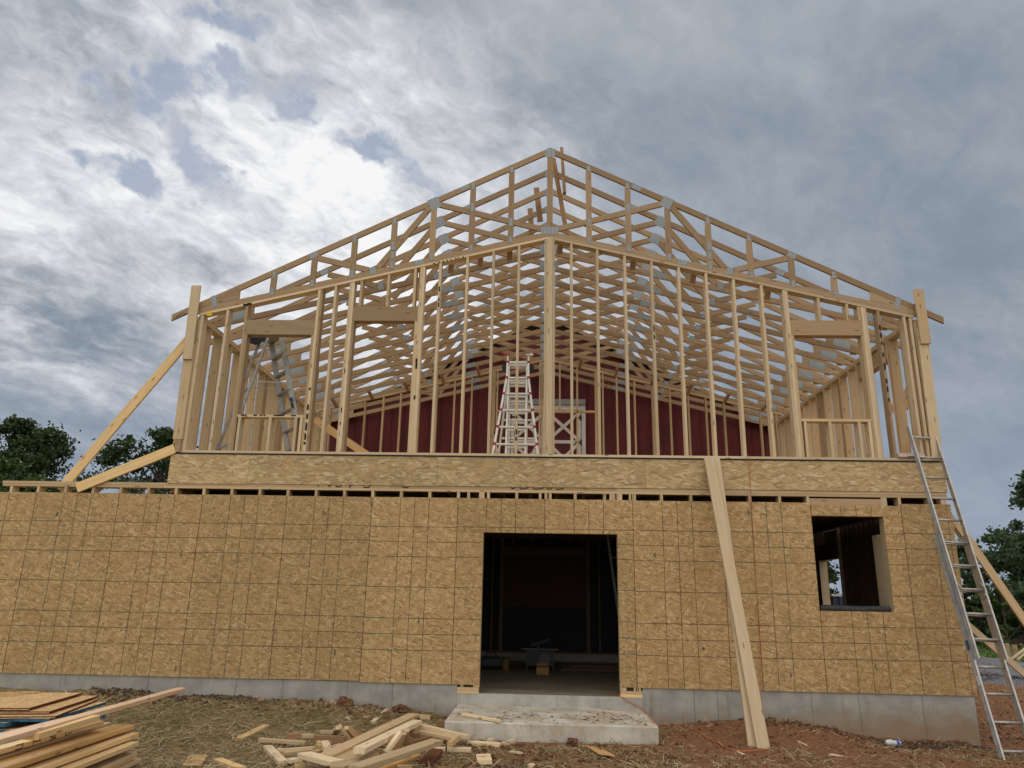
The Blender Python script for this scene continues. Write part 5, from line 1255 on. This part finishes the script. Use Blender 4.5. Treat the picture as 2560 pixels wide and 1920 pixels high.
# ---------------------------------------------------------------- trees
def tree_mesh(h,wd,nclump,nleaf,ls,seed,base=.12,shape='round',gap=.0):
    r=random.Random(seed); v=[];f=[]
    cl=[]
    tries=0
    while len(cl)<nclump and tries<9999:
        tries+=1
        z=r.uniform(base,1)
        if shape=='round': rad=math.sin(math.pi*min(1,max(.05,(z-base)/(1-base)))**.75)**.6
        elif shape=='tall': rad=(.35+.65*math.sin(math.pi*((z-base)/(1-base))**.9))*(1-.5*max(0,z-.7)/.3)
        else: rad=1
        a=r.uniform(0,6.283); q=math.sqrt(r.random())
        lump=1+.3*noise.noise(Vector((math.cos(a)*1.7,math.sin(a)*1.7,z*4+seed)))
        x=math.cos(a)*q*rad*wd*.5*lump; y=math.sin(a)*q*rad*wd*.5*lump
        if noise.noise(Vector((x*.45,y*.45,z*h*.45+seed*3)))<gap-.25 : continue
        cl.append((x,y,z*h,r.uniform(.35,1.)*h*.07))
    for x,y,z,s in cl:
        for _ in range(nleaf):
            g=Vector((r.gauss(0,1),r.gauss(0,1),r.gauss(0,.6)))*s*.62
            c=Vector((x,y,z))+g
            n=Vector((r.gauss(0,1),r.gauss(0,1),r.gauss(.4,1))).normalized(); u=n.orthogonal().normalized(); u=Matrix.Rotation(r.uniform(0,6.28),3,n)@u; w_=n.cross(u); l=ls*r.uniform(.6,1.35)
            i=len(v); v+=[c-u*l*.5,c+w_*l*.28,c+u*l*.5,c-w_*l*.28]; f.append((i,i+1,i+2,i+3))
    me=bpy.data.meshes.new('crown'); me.from_pydata([tuple(q) for q in v],[],f)
    b=MB(); b.tube([(0,0,-1),(0.02*h,0,h*.3),(0,.01*h,h*.6),(.01*h,0,h*.88)],[h*.028,h*.021,h*.013,h*.003],8)
    for x,y,z,s in cl[::3]:
        z0=max(h*.12,z-math.hypot(x,y)*.9-h*.05); b.tube([(0,0,z0),(x*.5,y*.5,(z0+z)*.5+.02*h),(x,y,z)],[h*.009,h*.005,h*.0015],5)
    return me,b
def tree(lab,dxdy,dzdy,dist,wd,m,seed,nc=70,nl=130,ls=.3,shape='round',base=.12,gap=0,grp=None,cat='tree'):
    x=CP.x+dxdy*dist; y=CP.y+dist; zg=gz(x,y); h=(CP.z+dzdy*dist-zg)*.965
    me,tb=tree_mesh(h,wd,nc,nl,ls,seed,base,shape,gap); me.materials.append(m)
    t=thing('tree',lab,cat,(x,y,zg),grp)
    o=bpy.data.objects.new('crown',me); col.objects.link(o); o.parent=t
    tb.v=[q+Vector((x,y,zg)) for q in tb.v]; tb.build('trunk',BARK,t)
    t.rotation_euler.z=rng.uniform(0,6)
    return t
tree('tall dark tree at the far left with an open top',-.738,.240,48,9.5,LEAF,1,95,150,.30,gap=.10)
tree('second dark tree from the left, its crown rounded and leaning right',-.688,.222,46,5.2,LEAF,2,70,150,.28,gap=.05)
tree('lower brighter green tree in front of the tall dark trees at the left',-.745,.178,36,9,LEAF2,3,90,150,.24)
tree('low tree in the gap behind the steep brace plank',-.618,.140,42,5,LEAF,4,50,120,.28,gap=.12)
tree('broad dark tree behind the left end of the upper floor',-.520,.224,44,10.5,LEAF,5,110,150,.28,gap=.04)
tree('dark tree showing between the studs of the upper left corner',-.43,.20,50,9,LEAF3,6,80,120,.3)
tree('dark tree behind the left window opening of the upper wall',-.36,.14,50,9,LEAF3,7,60,110,.3)
tree('tree beyond the far left edge of the frame',-.85,.22,45,11,LEAF,8,70,120,.32)
tree('tall airy tree at the right edge of the frame',.636,.182,38,7.8,LEAF3,9,80,150,.26,'tall',.06,gap=.05)
tree('rounded dark tree behind the extension ladder',.545,.088,44,9,LEAF3,10,80,150,.26,gap=.05)
tree('dark tree under the tall airy one at the right edge',.62,.075,46,8,LEAF,11,70,130,.28)
tree('low bushy tree right behind the lower brace plank',.575,.03,36,7,LEAF2,12,70,140,.22,base=.0)
tree('low bushy tree at the right, behind the weeds',.66,.04,38,9,LEAF,13,80,130,.24,base=.0)
tree('low dark tree beside the building corner at the right',.50,.035,40,7,LEAF,14,60,130,.26,base=.0)
tree('slim tree seen through the two window openings',.340,.125,40,2.6,LEAF,15,45,120,.22,'tall',.05,gap=.08)
tree('tree beyond the right edge of the frame',.78,.14,42,10,LEAF3,16,70,120,.3)
# distant woods
def woods(b_,x0,x1,y,h,n,seed):
    r=random.Random(seed)
    for _ in range(n):
        x=r.uniform(x0,x1); yy=y+r.uniform(0,6); hh=h*(.75+.25*noise.noise(Vector((x*.12,seed,0)))+.12*noise.noise(Vector((x*.6,seed,0)))); z=-1.2+hh*r.random()**.8
        l=r.uniform(.35,.7); n_=Vector((r.gauss(0,1),r.gauss(0,1),r.gauss(.3,1))).normalized(); u=n_.orthogonal().normalized(); w_=n_.cross(u); c=Vector((x,yy,z))
        b_.poly([c-u*l*.5,c+w_*l*.35,c+u*l*.5,c-w_*l*.35])
for i,(x0,x1,y,h,n) in enumerate(((-75,-12,52,8.5,16000),(12,75,46,3.4,9000))):
    b=MB(); woods(b,x0,x1,y,h,n,i+3); b.uv=[]; o=b.build('distant_woods',LEAF); o['kind']='stuff'
# far house glimpsed under the wing plates
hx,hy=CP.x-.580*36,CP.y+36
t=thing('far_house','distant low house with a pale blue-grey roof behind the wing wall','house',(hx,hy,-.8))
bx('wall',HOUSEW,t,hx-4.3,hx+.2,hy,hy+7,-1.2,4.45)
def hroof(b):
    xr=CP.x-.580*39.5-hx; zr=CP.z+.1372*39.5; y0,y1,yr=hy-.5,hy+7.5,hy+3.5; ze=4.45
    A_=(hx+xr-2.6,y0,ze);B_=(hx+xr+2.6,y0,ze);C_=(hx+xr+2.6,y1,ze);D_=(hx+xr-2.6,y1,ze);P_=(hx+xr-.35,yr,zr);Q_=(hx+xr+.35,yr,zr)
    b.poly([A_,B_,Q_,P_]); b.poly([B_,C_,Q_]); b.poly([C_,D_,P_,Q_]); b.poly([D_,A_,P_])
one('roof',ROOFL,hroof,t)
for k in range(3): bx('window',TARP,t,hx-3.9+1.4*k,hx-3.2+1.4*k,hy-.02,hy-.001,1.6,3.2)
# dark blue skip seen through the windows
t=thing('waste_skip','dark blue steel container seen through the two window openings','container',(15.3,13,-.6))
bx('body',DUMP,t,14.34,16.3,12,14.4,-.62,1.36); bx('rim',ALUD,t,14.30,16.34,11.96,14.44,1.361,1.43)
for k in range(4): bx('rib',DUMP,t,14.5+.5*k,14.58+.5*k,11.95,11.999,-.5,1.355)
# white bent strips on a post by the woods
px_,py_=CP.x+.592*24,CP.y+24
t=thing('wood_brush_pile','pale bent strips and sticks leaning on a post before the woods at the right','debris pile',(px_,py_,-.7))
gzz=gz(px_,py_)
bm('post',WOODG,t,(px_-.5,py_,gzz),(px_-.5,py_,gzz+.75),.12,.12,(0,1,0)); bm('post',WOODG,t,(px_-.1,py_+.3,gzz),(px_-.1,py_+.3,gzz+.7),.12,.12,(0,1,0))
for k in range(3): bm('stick',WOODP,t,(px_-.5+.2*k,py_-.1,gzz+.3),(px_+1.0,py_-.1-.2*k,gzz+1.3+.15*k),.05,.05)
for k in range(3): one('bent_strip',WHITE,lambda b:b.tube([(px_+.2,py_-.2,gzz+1.95-.35*k),(px_+.5,py_-.2,gzz+1.82-.35*k),(px_+.9,py_-.2,gzz+1.85-.35*k),(px_+1.1,py_-.2,gzz+2.0-.35*k)],.035,6),t)
